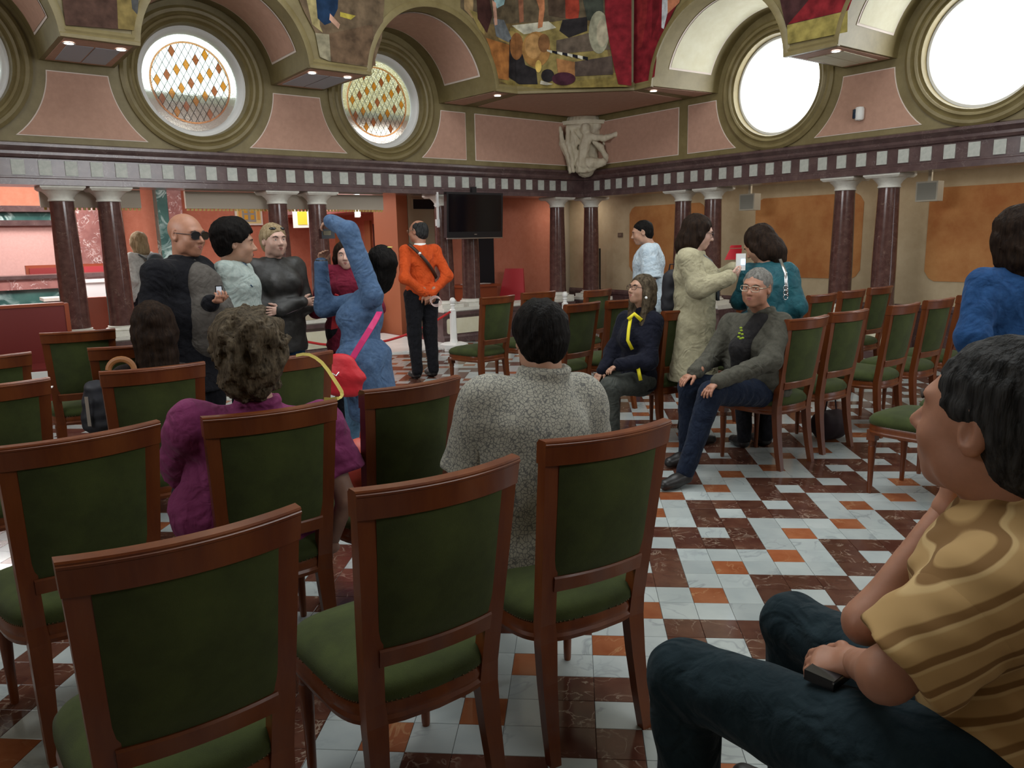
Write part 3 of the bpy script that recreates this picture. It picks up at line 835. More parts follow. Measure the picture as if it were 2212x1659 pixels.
# partition between chamber and gallery seen under the television
pt = struct(MB(tf=W).box((-1.0, -1.75, 0), (2.70, -1.6, 2.5)).build('wall_partition', M_redwall))
struct(MB(tf=W).box((2.67, -2.3, 0), (2.88, -1.50, 2.5)).build('wall_partition_end', mat('orange_brown_wall', (.36, .11, .045), .7)))
struct(MB(tf=W).box((-1.3, -2.3, 2.42), (3.0, -.42, 2.5)).build('ceiling_passage', M_redwall))
MB(tf=W).box((.80, -1.62, 0), (1.22, -1.585, 2.42)).build('opening_shade_slab', M_darkhole, pt)  # near-black slab on the wall, the doorway's shade put into its colour
bg = struct(MB(tf=W).box((2.14, -1.60, .0), (2.66, -1.50, 2.42)).build('trim_9', mat('beige_pier_paint', (.42, .35, .24), .7)))
t = thing('air_vent', 'black rectangular vent high on the beige pier beside the television', 'vent', W((2.35, -1.50, 2.20)), angL)
MB().box((-.24, 0, -.10), (.24, .02, .10)).build('frame', MATS['beige_pier_paint'], t)
MB().box((-.21, .015, -.08), (.21, .025, .08)).build('grille', M_darkhole, t)
# back wall fittings: marble pilasters, lintel, pink panel, shields
def bw(a, z, d=0): return W((a, CHB+d, z))
def bwbox(a0, a1, z0, z1, d0, d1, m_, nm, par=None):
    return MB().prism([(a0, z0), (a1, z0), (a1, z1), (a0, z1)], lambda a, z: bw(a, z, d0), lambda a, z: bw(a, z, d1)).build(nm, m_, par or cback)
bwbox(6.10, 6.85, .3, 3.2, 0, .25, M_pinkmarble, 'pilaster'); bwbox(6.0, 6.10, .3, 3.2, 0, .20, M_green, 'pilaster_edge'); bwbox(6.85, 6.97, .3, 3.2, 0, .20, M_green, 'pilaster_edge')
bwbox(4.78, 5.05, .3, 3.2, 0, .3, M_pinkmarble, 'pilaster'); bwbox(5.05, 5.25, .3, 3.2, 0, .28, M_green, 'pilaster_edge')
bwbox(6.97, 9.6, 1.05, 2.02, .0, .03, M_pinkwall, 'pink_panel')
bwbox(6.97, 9.6, 2.02, 2.12, 0, .14, M_maroon, 'lintel'); bwbox(6.97, 9.6, 2.12, 2.27, 0, .10, M_green, 'lintel_band'); bwbox(6.97, 9.6, 2.27, 2.38, 0, .2, M_maroon, 'lintel')
bwbox(8.28, 8.45, 1.05, 2.02, .0, .08, M_maroon, 'pilaster')
M_valance = mat('greige_valance_fabric', (.58, .51, .41), .85)
M_gold = mat('gold_fringe', (.62, .45, .12), .5)
for (a0, a1, lab) in ((7.08, 8.15, 'greige fringed valance hanging behind the two leftmost columns'), (4.9, 6.55, 'greige fringed valance behind the grey haired woman'), (3.72, 4.72, 'greige fringed valance above the raised hands of the woman in blue')):
    t = thing('fringed_valance', lab, 'valance', W((a0, -.455, 2.05)), angL, 'greige fringed valances')
    L_ = a1-a0; MB().box((0, -.03, .0), (L_, .03, .215)).build('cloth_band', M_valance, t)
    q = MB()
    k = 0
    while k*.05 < L_-.03: q.box((k*.05+.008, -.012, -.028), (k*.05+.036, .012, .0)); k += 1
    q.build('fringe', M_gold, t)['kind'] = 'stuff'
# dais, counter and benches
dz = CHB+1.6
dais = thing('presidential_dais', 'long marble dais counter with green veined front in the red chamber', 'dais', W((6.6, dz, 0)), angL)
def dbox(a0, a1, b0, b1, z0, z1, m_, nm, par):
    x0, x1 = a0-6.6, a1-6.6
    return MB().box((x0, b0, z0), (x1, b1, z1)).build(nm, m_, par)
dbox(6.0, 12, 0, .5, .0, .93, M_green, 'front_slab', dais)
dbox(6.0, 12, -.08, .56, .93, 1.10, M_pinkmarble, 'marble_band', dais)
dbox(5.95, 12, -.12, .60, 1.10, 1.16, M_maroon, 'counter_top', dais)
M_redleather = mat('red_leather', (.30, .03, .03), .35)
M_pinkleather = mat('bright_red_leather', (.52, .05, .06), .35)
M_redwood = mat('reddish_wood', (.30, .06, .02), .35)
def armchair(loc, rz, lab, lea, grp, w_=.62, h_=.60):
    t = thing('leather_armchair', lab, 'armchair', loc, rz, grp)
    MB().box((-w_/2, -.06, .45), (w_/2, .05, 1.0+h_-.42)).build('backrest_frame', M_redwood, t)
    MB().box((-w_/2+.05, .04, .50), (w_/2-.05, .09, 1.0+h_-.47)).build('backrest', lea, t)
    MB().box((-w_/2, -.05, .40), (w_/2, .5, .48)).build('seat', lea, t)
    for sx in (-1, 1):
        MB().box((sx*(w_/2)-.03, 0, .0), (sx*(w_/2)+.03, .05, .45)).build('leg', M_redwood, t)
        MB().box((sx*(w_/2)-.03, .42, .0), (sx*(w_/2)+.03, .47, .66)).build('leg', M_redwood, t)
        MB().box((sx*(w_/2)-.035, 0, .64), (sx*(w_/2)+.035, .5, .68)).build('armrest', M_redwood, t)
for a, lab, le in ((8.62, 'pink leather armchair at the left end of the marble dais', M_pinkleather), (7.42, 'high backed red leather armchair on the dais before the pink panel', M_redleather), (6.55, 'bright red leather armchair on the dais seen between the two left columns', M_pinkleather)):
    armchair(W((a, dz-.75, .12)), angL, lab, le, 'armchairs on the dais')
struct(MB(tf=W).box((5.9, CHB, 0), (12.8, dz, .12)).build('trim_10', MATS['dark_red_carpet']))
# flag
fl = thing('european_flag', 'furled blue flag with yellow stars on a pole at the far left', 'flag', W((8.75, CHB+.35, .12)), angL)
q = MB(); q.tube([(0, 0, 0), (0, 0, 2.2)], .014, 8); q.build('pole', mat('brass', (.5, .35, .1), .3, 1), fl)
q = MB(); rows = []
for i in range(15):
    z = 2.05-i*.085; r = .05+.10*(i/14)**.8
    rows.append([(r*(1+.35*math.sin(5*t+i*.1))*math.cos(t)+.02*i/14, r*.6*(1+.35*math.sin(5*t+i*.1))*math.sin(t), z) for t in [2*PI*k/36 for k in range(36)]])
q.add([p for rw in rows for p in rw], [(i*36+k, i*36+(k+1) % 36, (i+1)*36+(k+1) % 36, (i+1)*36+k) for i in range(14) for k in range(36)])
q.build('flag_cloth', mat('royal_blue_cloth', (.02, .12, .62), .7), fl, smooth=True)
for (x, z) in ((-.02, 1.35), (.06, 1.22), (.0, 1.08), (.09, .98)):
    s_ = []
    for k in range(10):
        r = .028 if k % 2 == 0 else .012; t = PI/2+k*PI/5; s_.append((x+r*math.cos(t), z+r*math.sin(t)))
    MB().prism(s_, lambda u, v: (u, .105, v), lambda u, v: (u, .115, v)).build('star', mat('flag_yellow', (.85, .65, .03), .6), fl)
# white lectern box, coat of arms, red chairs before the dais
t = thing('white_lectern', 'tall plain white lectern standing before the green marble dais', 'lectern', W((6.92, dz+.90, 0)), angL)
MB().box((-.24, -.22, 0), (.24, .22, 1.02)).build('body', mat('white_laminate', (.85, .85, .85), .4), t)
MB().box((-.27, -.25, 1.02), (.27, .25, 1.06)).build('top', MATS['white_laminate'], t)
for a, lab in ((7.5, 'dark marble desk block left of the white lectern'), (6.3, 'dark marble desk block right of the white lectern')):
    t = thing('marble_desk', lab, 'desk', W((a, dz+1.45, 0)), angL, 'dark desks before the dais')
    MB().box((-.28, -.2, 0), (.28, .2, .78)).build('front', mat('dark_olive_marble', (.05, .06, .05), .25, noise=(12, (.12, .13, .1), .5)), t)
    MB().box((-.31, -.23, .78), (.31, .23, .83)).build('top', M_white_stone, t)
for a, b, lab in ((6.35, -1.9, 'dark red leather chair beyond the ledge between the two left columns'), (7.35, -2.2, 'dark red leather chair just left of the leftmost column base')):
    armchair(W((a, b, -.18)), angL+PI, lab, M_redleather, 'red chairs behind the left ledge', .72, .50)
def shield(a, z, w_, h_, d, lab, P=bw, tilt=0):
    t = thing('framed_coat_of_arms', lab, 'picture', P(a, z, d), angL if P is bw else angR)
    s = 1 if P is bw else -1
    MB().box((-w_/2, -.0*s, -h_/2), (w_/2, .04, h_/2)).build('frame', mat('white_panel', (.85, .84, .74), .5), t)
    MB().box((-w_/2+.04, .04, -h_/2+.04), (w_/2-.04, .045, h_/2-.04)).build('field', mat('cream_yellow', (.85, .72, .30), .6), t)
    for i, (x, zz, ww, hh, c) in enumerate(((0, -.01, .30, .30, 'steel'), (-.07, .08, .08, .10, 'castle'), (.07, .08, .08, .10, 'castle'), (-.07, -.06, .08, .10, 'castle'), (.07, -.06, .08, .10, 'castle'), (-.20, 0, .06, .22, 'scroll'), (.20, 0, .06, .22, 'scroll'), (0, .15, .16, .05, 'scroll'))):
        m_ = {'steel': mat('steel_grey_paint', (.35, .36, .33), .6), 'castle': mat('ochre_paint', (.75, .42, .04), .6), 'scroll': mat('orange_paint', (.80, .42, .10), .6)}[c]
        MB().box((x-ww/2, .045+.002*i, zz-hh/2), (x+ww/2, .05+.002*i, zz+hh/2)).build('emblem_field', m_, t)
shield(3.32, 2.24, .60, .46, .02, 'white framed coat of arms with ochre castles on the red back wall')
t = thing('regional_shield_sign', 'white sign with red and yellow crest beside the column at raised arms', 'sign', W((2.90, -5.0, 2.24)), angR+.9)
MB().box((-.30, -.03, -.34), (.30, .03, .34)).build('board', MATS['white_panel'], t)
MB().box((-.2, .03, .0), (.2, .04, .26)).build('red_field', mat('signal_red', (.75, .05, .03), .5), t); MB().box((-.12, .04, .05), (.12, .05, .2)).build('pale_crest', MATS['white_panel'], t)
MB().box((-.2, .03, -.28), (.0, .04, -.02)).build('yellow_field', MATS['flag_yellow'], t); MB().box((.0, .03, -.28), (.2, .04, -.02)).build('blue_field', mat('crest_blue', (.03, .15, .45), .5), t)
MB().box((-.2, -.04, .0), (.2, -.03, .26)).build('red_field', MATS['signal_red'], t); MB().box((-.2, -.04, -.28), (.0, -.03, -.02)).build('yellow_field', MATS['flag_yellow'], t); MB().box((0, -.04, -.28), (.2, -.03, -.02)).build('blue_field', MATS['crest_blue'], t)
for (p, lab) in (((3.0, -2.62, 2.28), 'white fluorescent wall lamp on the chamber wall left of the beige pier'), ((3.02, -4.6, 2.2), 'white fluorescent wall lamp just right of the raised-arms column')):
    t = thing('tube_lamp', lab, 'wall lamp', W(p), angL, 'white tube lamps in the chamber')
    q = MB().tube([(0, 0, -.24), (0, 0, .24)], .035, 12); q.build('tube', mat('tube_light_glass', (1, 1, 1), .4, emit=((1, .97, .95), 3)), t, smooth=40)
    MB().box((-.05, -.06, -.26), (.05, -.03, .26)).build('backplate', M_white, t)
bwbox(4.6, 4.85, 1.75, 1.9, .30, .45, mat('white_box_metal', (.8, .8, .8), .5), 'wall_fixture')
# big red-brown panel at the far left, desk papers
t = thing('red_screen_panel', 'tall dark red leather bench back at the far left edge', 'bench', W((8.72, .75, 0)), angL)
MB().box((-.5, -.05, .20), (.36, .05, 1.0)).build('backrest', mat('dark_red_leather', (.17, .018, .015), .45), t)
MB().box((-.62, -.06, .0), (-.56, .06, .55)).build('post', M_redwood, t); MB().box((-.54, -.06, .15), (-.5, .06, 1.02)).build('post', M_redwood, t); MB().box((-.5, -.06, 1.0), (.36, .06, 1.03)).build('top_rail', M_redwood, t)
MB().box((-.5, .05, .0), (.36, .5, .42)).build('seat', MATS['dark_red_leather'], t)
t = thing('red_counter_desk', 'reddish wooden desk with white papers behind the hanging television', 'desk', W((1.62, -1.1, 0)), angL)
MB().box((-.35, -.2, 0), (.35, .2, .78)).build('body', M_redwood, t); MB().box((-.4, -.25, .78), (.4, .25, .82)).build('top', M_redwood, t)
MB().box((-.30, -.12, .822), (-.05, .10, .828)).box((.0, -.1, .822), (.22, .12, .830)).build('paper', M_white, t)
t = thing('beige_ledge_box', 'small beige box standing on the left ledge beside the jeans of the woman in black', 'box', W((5.15, -.10, .548)), angL)
MB().box((-.09, -.08, 0), (.09, .08, .15)).build('body', mat('beige_cardboard', (.45, .38, .28), .8), t); MB().box((-.095, -.085, .13), (.095, .085, .155)).build('lid', MATS['beige_cardboard'], t)
t = thing('red_high_chair', 'bright red high backed chair right of the dark doorway', 'chair', W((.78, -1.1, 0)), angL+.6)
MB().hexa([(-.05, -.25, .45), (.05, -.25, .45), (.05, .25, .45), (-.05, .25, .45), (-.05, -.12, 1.06), (.0, -.12, 1.06), (.0, .22, 1.06), (-.05, .22, 1.06)]).build('backrest', mat('scarlet_leather', (.55, .04, .05), .4), t)
MB().box((.0, -.25, .38), (.5, .25, .48)).build('seat', M_redleather, t); MB().box((.0, -.25, 0), (.05, -.2, .4)).build('leg', M_redwood, t); MB().box((.0, .2, 0), (.05, .25, .4)).build('leg', M_redwood, t)
MB().box((.45, -.25, 0), (.5, -.2, .4)).build('leg', M_redwood, t); MB().box((.45, .2, 0), (.5, .25, .4)).build('leg', M_redwood, t)
# desks and chairs in the opening
t = thing('curved_chamber_desk', 'dark red curved desk seen through the opening in the ledge', 'desk', W((3.75, -3.45, 0)), angL)
MB().lathe([(.75, 0), (.78, .03), (.78, .44), (.82, .46), (.82, .5), (.7, .5)], 40).build('curved_front', mat('dark_red_wood', (.10, .012, .012), .25), t, smooth=40)
armchair(W((3.6, -2.3, 0)), angL+2.6, 'dark red leather chair seen through the opening right of the woman in blue', M_redleather, 'chairs at the curved desk', .55, .38)

# building that faces the stained windows across the courtyard
fb = thing('facing_building', 'pale building facade seen through the leaded round windows', 'building', W((5, -13, 3.5)), angL)
MB().box((-14, -.5, -.05), (18, 0, 1.45)).build('wall', mat('pale_facade', (.42, .40, .32), .8, noise=(.4, (.6, .58, .5), .8)), fb)
MB().box((-14, -.2, 1.45), (18, .2, 1.6)).build('cornice', mat('facade_cornice', (.3, .29, .25), .8), fb)
MB().box((-13.5, -.4, -.05), (-4.9, .15, 5.0)).build('ochre_wing', mat('ochre_facade', (.52, .40, .10), .8, noise=(1.5, (.30, .24, .09), .8)), fb)
MB().box((-9.6, .16, -.05), (-7.4, 1.5, 2.5)).build('stair_tower', mat('dark_facade', (.10, .11, .10), .8), fb)

# ================================================================== SCULPTED CORNER BRACKET
def corbel():
    cx = Vector((.161, 13.808, 0)); toc = Vector((-.09, -1, 0)).normalized(); right = Vector((1, -.09, 0)).normalized()
    def Q(px, py, d):  # sketch coordinates of the bracket: px right, py down, d towards the room
        p = cx + right*((px-750)/1150*1.0) + toc*(.30+d); return (p.x, p.y, 3.47-(py-450)/1150*.86)
    s = Solid(.011)
    for (z, r) in ((.0, .30),):
        pass
    s.chain([Q(740, 560, -.18), Q(760, 900, -.16), Q(790, 1250, -.10), Q(800, 1400, -.06)], [.34, .28, .22, .17], .05)
    s.chain([Q(650, 520, .0), Q(1000, 520, .0)], [.09, .09], .03)
    s.chain([Q(860, 780, .16), Q(800, 1000, .19), Q(770, 1260, .17)], [.085, .078, .095], .05)            # torso
    s.chain([Q(940, 790, .20), Q(1180, 840, .26), Q(1400, 760, .20), Q(1560, 680, .12)], [.058, .048, .04, .025], .03)  # arm
    s.chain([Q(740, 1370, .18), Q(920, 1350, .26), Q(1150, 1340, .22)], [.10, .085, .06], .04)              # thigh
    s.chain([Q(1150, 1350, .22), Q(900, 1470, .22), Q(700, 1500, .2)], [.055, .05, .04], .03)
    s.ell(Q(820, 610, .17), (.085, .085, .095), .03)                                                      # bowed head and hair
    s.ell(Q(620, 560, .1), (.13, .1, .06), .03)
    for x0, x1, d in ((250, 480, .05), (330, 500, .12), (480, 560, .16), (560, 640, .12)):
        s.chain([Q(x0, 560, d), Q((x0+x1)/2-30, 900, d+.05), Q(x1, 1200, d+.03), Q(x1+20, 1500, d)], [.035, .045, .04, .03], .02)
    s.chain([Q(600, 700, .15), Q(680, 880, .17), Q(600, 1000, .14), Q(700, 1130, .16), Q(620, 1200, .14)], [.03, .035, .03, .035, .03], .02)
    s.chain([Q(1000, 900, .15), Q(1100, 1000, .12), Q(1200, 1200, .1), Q(1220, 1300, .08)], [.04, .05, .04, .03], .03)
    for k in range(8):
        t0 = PI*.1+k*PI*.8/8; t1 = t0+PI*.1
        s.limb(Q(1350+190*math.cos(t0), 850+190*math.sin(t0), .02), Q(1350+190*math.cos(t1), 850+190*math.sin(t1), .02), .03, .03, .02)
    s.ell(Q(1330, 860, -.05), (.17, .12, .12), .04)
    o = s.build('sculpted_bracket', mat('carved_stone', (.66, .60, .46), .7, noise=(8, (.54, .48, .35), .5)), noise=(.006, 26, (1, 1, 1), 3))
    tag(o, 'carved stone corner bracket with a reaching nude figure and drapery', 'sculpture')
    MB(tf=W).prism([(.0, .0), (.50, .0), (.40, .26), (.26, .40), (0, .50)], lambda a, b: (a, b, 3.44), lambda a, b: (a, b, 3.50)).build('abacus', MATS['carved_stone'], o)
corbel()

# ================================================================== TELEVISION
t = thing('hanging_television', 'black flat television hanging under the marble beam, tilted slightly down', 'television', W((2.52, .22, 1.955)), angL)
tv = MB().box((-.525, -.045, -.335), (.525, .03, .335)).build('housing', M_black, t)
MB().box((-.49, .03, -.245), (.49, .034, .305)).build('screen', mat('dark_glass', (.004, .004, .006), .08), t)
MB().box((-.525, .02, -.352), (.525, .04, -.336)).build('chrome_strip', mat('brushed_chrome', (.7, .72, .75), .25, 1), t)
MB().box((-.025, .031, -.292), (.025, .036, -.280)).build('badge', MATS['brushed_chrome'], t)
MB().box((-.04, -.06, .33), (.04, -.0, .42)).build('ceiling_mount', M_black, t)
t.rotation_euler = (math.radians(-3), 0, angL)
t2 = thing('white_projector_bracket', 'white plastic camera bracket clamped beside the television', 'bracket', W((3.02, .02, 2.2)), angL)
MB().box((-.0, -.05, -.40), (.05, .0, -.30)).build('clamp', M_white, t2); MB().box((-.0, -.05, -.12), (.05, .0, -.06)).build('clamp', M_white, t2); MB().box((.0, -.04, -.42), (.03, -.01, .1)).build('arm', M_white, t2)

# ================================================================== ROPE BARRIERS
M_rope = mat('red_rope', (.50, .02, .02), .8, bump=(200, .4))
def bollard(x, y, lab, k=1.0):
    t = thing('rope_bollard', lab, 'bollard', (x, y, 0), .3, 'white rope bollards')
    MB().box((-.155, -.155, 0), (.155, .155, .03)).lathe([(.21, .03), (.21, .085), (.17, .10), (.06, .105)], 8).build('base', M_white, t)
    MB().lathe([(.062, .10), (.052, .16), (.048, .56), (.052, .58), (.03, .60), (.028, .64), (.04, .655), (.028, .67)], 8).build('post', M_white, t)
    MB().ball((0, 0, .715*k), (.045, .045, .05), 16, 10).lathe([(.022, .66), (.022, .69)], 12).build('ball_finial', M_white, t, smooth=True)
    return t
bollard(-1.79, 11.15, 'white rope bollard beside the man in the orange sweater')
bollard(-.165, 12.065, 'white rope bollard before the corner columns, above the chair backs')
bollard(-3.75, 7.2, 'white rope bollard seen over the dark chair at far left', 1.0)
def rope(pts, lab):
    q = MB(); q.tube(pts, .017, 8); o = q.build('barrier_rope', M_rope, smooth=True); tag(o, lab, 'rope', 'red barrier ropes')
def sag(p, q_, s_=.12, n=14):
    p, q_ = Vector(p), Vector(q_); return [p.lerp(q_, i/n)-Vector((0, 0, s_*4*(i/n)*(1-i/n))) for i in range(n+1)]
rope(sag((-1.82, 11.10, .56), (-4.1, 9.7, .52), .36), 'red rope sagging from the bollard across the chamber opening')
# ================================================================== MURAL
def unproj(px, py, P0, n):
    d = ((px-1106)/F_PX)*CR + ((829.5-py)/F_PX)*CU + CF
    o = Vector((0, 0, CAM_H)); t = (Vector(P0)-o).dot(n)/d.dot(n)
    return o+d*t
def mural():
    nC = (DL*1.22+DR*1.15).normalized(); nC = nC if nC.dot(DL+DR) > 0 else -nC
    faces = {'C': (W((A[0], A[1], ZS)), nC), 'L': (W((3, FD, ZS)), DR), 'R': (W((FD, 3, ZS)), DL)}
    mb = MB(); cols = []
    lay = [0]
    def clip(pts, x0, keep):
        out = []
        for i in range(len(pts)):
            p, q = pts[i], pts[(i+1) % len(pts)]; ip, iq = (p[0]-x0)*keep >= 0, (q[0]-x0)*keep >= 0
            if ip: out.append(p)
            if ip != iq: t = (x0-p[0])/(q[0]-p[0]); out.append((x0, p[1]+t*(q[1]-p[1])))
        return out
    def poly(face, pts, col, o=(700, 0), sc=2.989):
        lay[0] += 1
        jobs = [(face, pts)]
        if face == 'C' and o == (700, 0):
            jobs = [('L', clip(pts, 1235, -1)), ('C', clip(clip(pts, 1235, 1), 1985, -1)), ('R', clip(pts, 1985, 1))]
        for fc, pp in jobs:
            if len(pp) < 3: continue
            P0, n = faces[fc]
            w_ = [unproj(o[0]+x/sc, o[1]+y/sc, P0, n)+n*(.002+.0004*lay[0]) for x, y in pp]
            mb.add(w_, [tuple(range(len(w_)))]); cols.append(col)
    def ell(face, c, r, col, rot=0, **k):
        poly(face, [(c[0]+r[0]*math.cos(t)*math.cos(rot)-r[1]*math.sin(t)*math.sin(rot), c[1]+r[0]*math.cos(t)*math.sin(rot)+r[1]*math.sin(t)*math.cos(rot)) for t in [2*PI*i/24 for i in range(24)]], col, **k)
    OC = (.20, .15, .045); BR = (.15, .065, .025); DK = (.02, .017, .018); OR = (.30, .12, .035); CR_ = (.17, .012, .018)
    poly('C', [(870, -420), (1985, -420), (1985, 560), (1240, 575), (1118, 555), (1105, 420), (1065, 300), (1010, 200), (950, 110), (880, 50)], (.14, .095, .04))
    poly('C', [(870, -420), (1830, -420), (1830, 130), (985, 160), (950, 110), (880, 50)], (.10, .075, .045))
    poly('C', [(900, -100), (965, -60), (960, 120), (905, 60)], (.30, .20, .10)); poly('C', [(935, 60), (1030, 100), (1035, 225), (1000, 190)], (.26, .20, .07))
    poly('C', [(1130, 520), (1890, 470), (1960, 560), (1240, 575)], OC)
    poly('C', [(1200, 180), (1560, 130), (1720, 170), (1830, 330), (1860, 500), (1400, 540), (1180, 520)], (.22, .17, .06))
    poly('C', [(1045, 245), (1200, 292), (1192, 520), (1115, 505), (1070, 310)], OR)
    poly('C', [(1125, 215), (1215, 200), (1290, 240), (1200, 290), (1125, 255)], (.30, .21, .07))
    poly('C', [(1210, 165), (1450, 138), (1500, 180), (1400, 205), (1290, 222)], (.45, .43, .34))
    poly('C', [(1090, 120), (1160, 130), (1210, 250), (1190, 275), (1110, 235)], (.13, .14, .15))
    poly('C', [(1070, -60), (1180, -60), (1160, 30), (1115, 55)], (.28, .42, .44))
    poly('C', [(980, -60), (1060, -40), (1085, 100), (1050, 215), (990, 120)], (.045, .018, .015))
    poly('C', [(1082, 0), (1108, 20), (1118, 160), (1100, 165)], (.50, .28, .20))
    poly('C', [(1250, -100), (1285, -100), (1290, 140), (1262, 150)], (.22, .09, .05))
    poly('C', [(1340, -100), (1420, -100), (1425, 60), (1410, 175), (1380, 185), (1390, 60)], (.38, .15, .07))
    poly('C', [(1440, -120), (1560, -120), (1560, 120), (1450, 100)], (.07, .045, .03))
    poly('C', [(1555, -100), (1640, -100), (1650, 60), (1640, 130), (1560, 120)], (.24, .035, .02))
    poly('C', [(1540, 130), (1700, 110), (1700, 200), (1580, 245), (1520, 200)], DK)
    poly('C', [(1650, -100), (1800, -100), (1805, 150), (1700, 130)], (.04, .045, .035))
    poly('C', [(1500, 262), (1640, 232), (1780, 195), (1850, 320), (1500, 350)], (.10, .075, .055))
    poly('C', [(1195, 260), (1250, 222), (1300, 420), (1370, 450), (1380, 545), (1260, 545), (1190, 500)], DK)
    ell('C', (1242, 300), (45, 88), (.20, .085, .03)); ell('C', (1370, 320), (92, 115), (.30, .155, .05)); ell('C', (1352, 300), (55, 80), (.36, .20, .075)); ell('C', (1420, 280), (38, 60), (.16, .075, .03))
    ell('C', (1775, 210), (66, 138), (.25, .24, .17)); ell('C', (1795, 215), (35, 90), (.32, .28, .2))
    poly('C', [(1500, 378), (1620, 402), (1622, 494), (1510, 468)], (.28, .13, .05)); poly('C', [(1620, 400), (1860, 362), (1866, 482), (1620, 494)], (.07, .05, .04))
    for k in range(8): poly('C', [(1440+33*k, 322+6*k), (1473+33*k, 328+6*k), (1473+33*k, 346+7*k), (1440+33*k, 332+7*k)], (.5, .48, .4) if k % 2 == 0 else (.01, .01, .015))
    ell('C', (1445, 490), (42, 42), DK); ell('C', (1548, 510), (76, 42), (.05, .015, .025)); poly('C', [(1400, 520), (1480, 545), (1440, 552), (1395, 545)], (.4, .37, .3))
    ell('C', (1385, 430), (20, 40), (.55, .38, .1)); 
    poly('C', [(1805, -420), (1985, -420), (1985, 555), (1900, 545), (1870, 420), (1840, 260), (1815, 100)], CR_)
    poly('R', [(1985, -420), (2400, -420), (2300, 0), (2215, 170), (2160, 320), (2140, 495), (2080, 535), (1985, 555)], CR_)
    poly('R', [(2020, -420), (2110, -420), (2090, 100), (2060, 300), (2030, 320)], (.22, .02, .022)); poly('R', [(2140, -400), (2190, -400), (2170, 100), (2120, 250)], (.11, .008, .012))
    poly('R', [(2190, -10), (2240, -60), (2230, 60), (2200, 190), (2185, 180)], (.5, .52, .55)); poly('R', [(2225, -60), (2330, -120), (2300, 20), (2225, 90)], (.45, .17, .09))
    # left faces, sketched over the blocks
    K = dict(o=(0, 0), sc=2.989)
    poly('L', [(395, -40), (890, -40), (870, 200), (420, 165)], (.075, .04, .03), **K); poly('L', [(750, -40), (890, -20), (880, 200), (760, 190)], (.19, .14, .05), **K); poly('L', [(840, -30), (892, -30), (885, 100), (850, 60)], (.06, .06, .06), **K)
    K = dict(o=(0, 0), sc=2.989)
    poly('L', [(1900, -60), (2480, -60), (2460, 250), (2400, 440), (2110, 395), (2050, 250), (1960, 80)], (.13, .09, .055), **K)
    poly('L', [(1960, -60), (2050, -60), (2060, 170), (2080, 215), (2010, 160)], (.34, .28, .13), **K); poly('L', [(2030, 215), (2120, 225), (2130, 400), (2060, 370)], (.27, .24, .16), **K)
    poly('L', [(2030, -60), (2180, -60), (2175, 60), (2130, 150), (2090, 165), (2045, 120)], (.012, .03, .07), **K); poly('L', [(2125, 90), (2190, 160), (2180, 190), (2120, 130)], (.48, .28, .2), **K)
    poly('L', [(2120, 220), (2400, 160), (2420, 430), (2135, 400)], (.12, .075, .045), **K); poly('L', [(2190, 80), (2290, 105), (2260, 130), (2190, 110)], (.42, .34, .06), **K)
    # right block face
    K = dict(o=(1400, 0), sc=2.724)
    poly('R', [(770, -60), (1220, -60), (1180, 65), (820, 160), (800, 80)], (.05, .02, .02), **K); poly('R', [(1000, -60), (1230, -60), (1185, 62), (830, 145), (930, 30)], (.17, .014, .018), **K)
    poly('R', [(825, 150), (1182, 65), (1180, 190), (830, 262)], (.26, .21, .06), **K)
    for i, n_ in ((0, 0),):
        pass
    mt = bpy.data.materials.new('mural_paint'); mt.use_nodes = True; nt = mt.node_tree; bs = nt.nodes['Principled BSDF']
    at = nt.nodes.new('ShaderNodeAttribute'); at.attribute_name = 'paint'
    n = nt.nodes.new('ShaderNodeTexNoise'); n.inputs['Scale'].default_value = 9; n.inputs['Detail'].default_value = 6
    g = nt.nodes.new('ShaderNodeNewGeometry'); nt.links.new(g.outputs['Position'], n.inputs['Vector'])
    mr = nt.nodes.new('ShaderNodeMapRange'); mr.inputs[1].default_value = .3; mr.inputs[2].default_value = .7; mr.inputs[3].default_value = .6; mr.inputs[4].default_value = 1.45
    nt.links.new(n.outputs['Fac'], mr.inputs[0])
    mx = nt.nodes.new('ShaderNodeVectorMath'); mx.operation = 'SCALE'; nt.links.new(at.outputs['Color'], mx.inputs[0]); nt.links.new(mr.outputs[0], mx.inputs['Scale'])
    nt.links.new(mx.outputs[0], bs.inputs['Base Color']); bs.inputs['Roughness'].default_value = .85; bs.inputs['Specular IOR Level'].default_value = .15
    me_ = mb.mesh('mural', mt)
    ca = me_.color_attributes.new('paint', 'FLOAT_COLOR', 'CORNER')
    vals = []
    for p, c in zip(me_.polygons, cols): vals += [(*c, 1)]*len(p.vertices)
    ca.data.foreach_set('color', [x for v in vals for x in v])
    link('painted_mural', me_, corner)
mural()
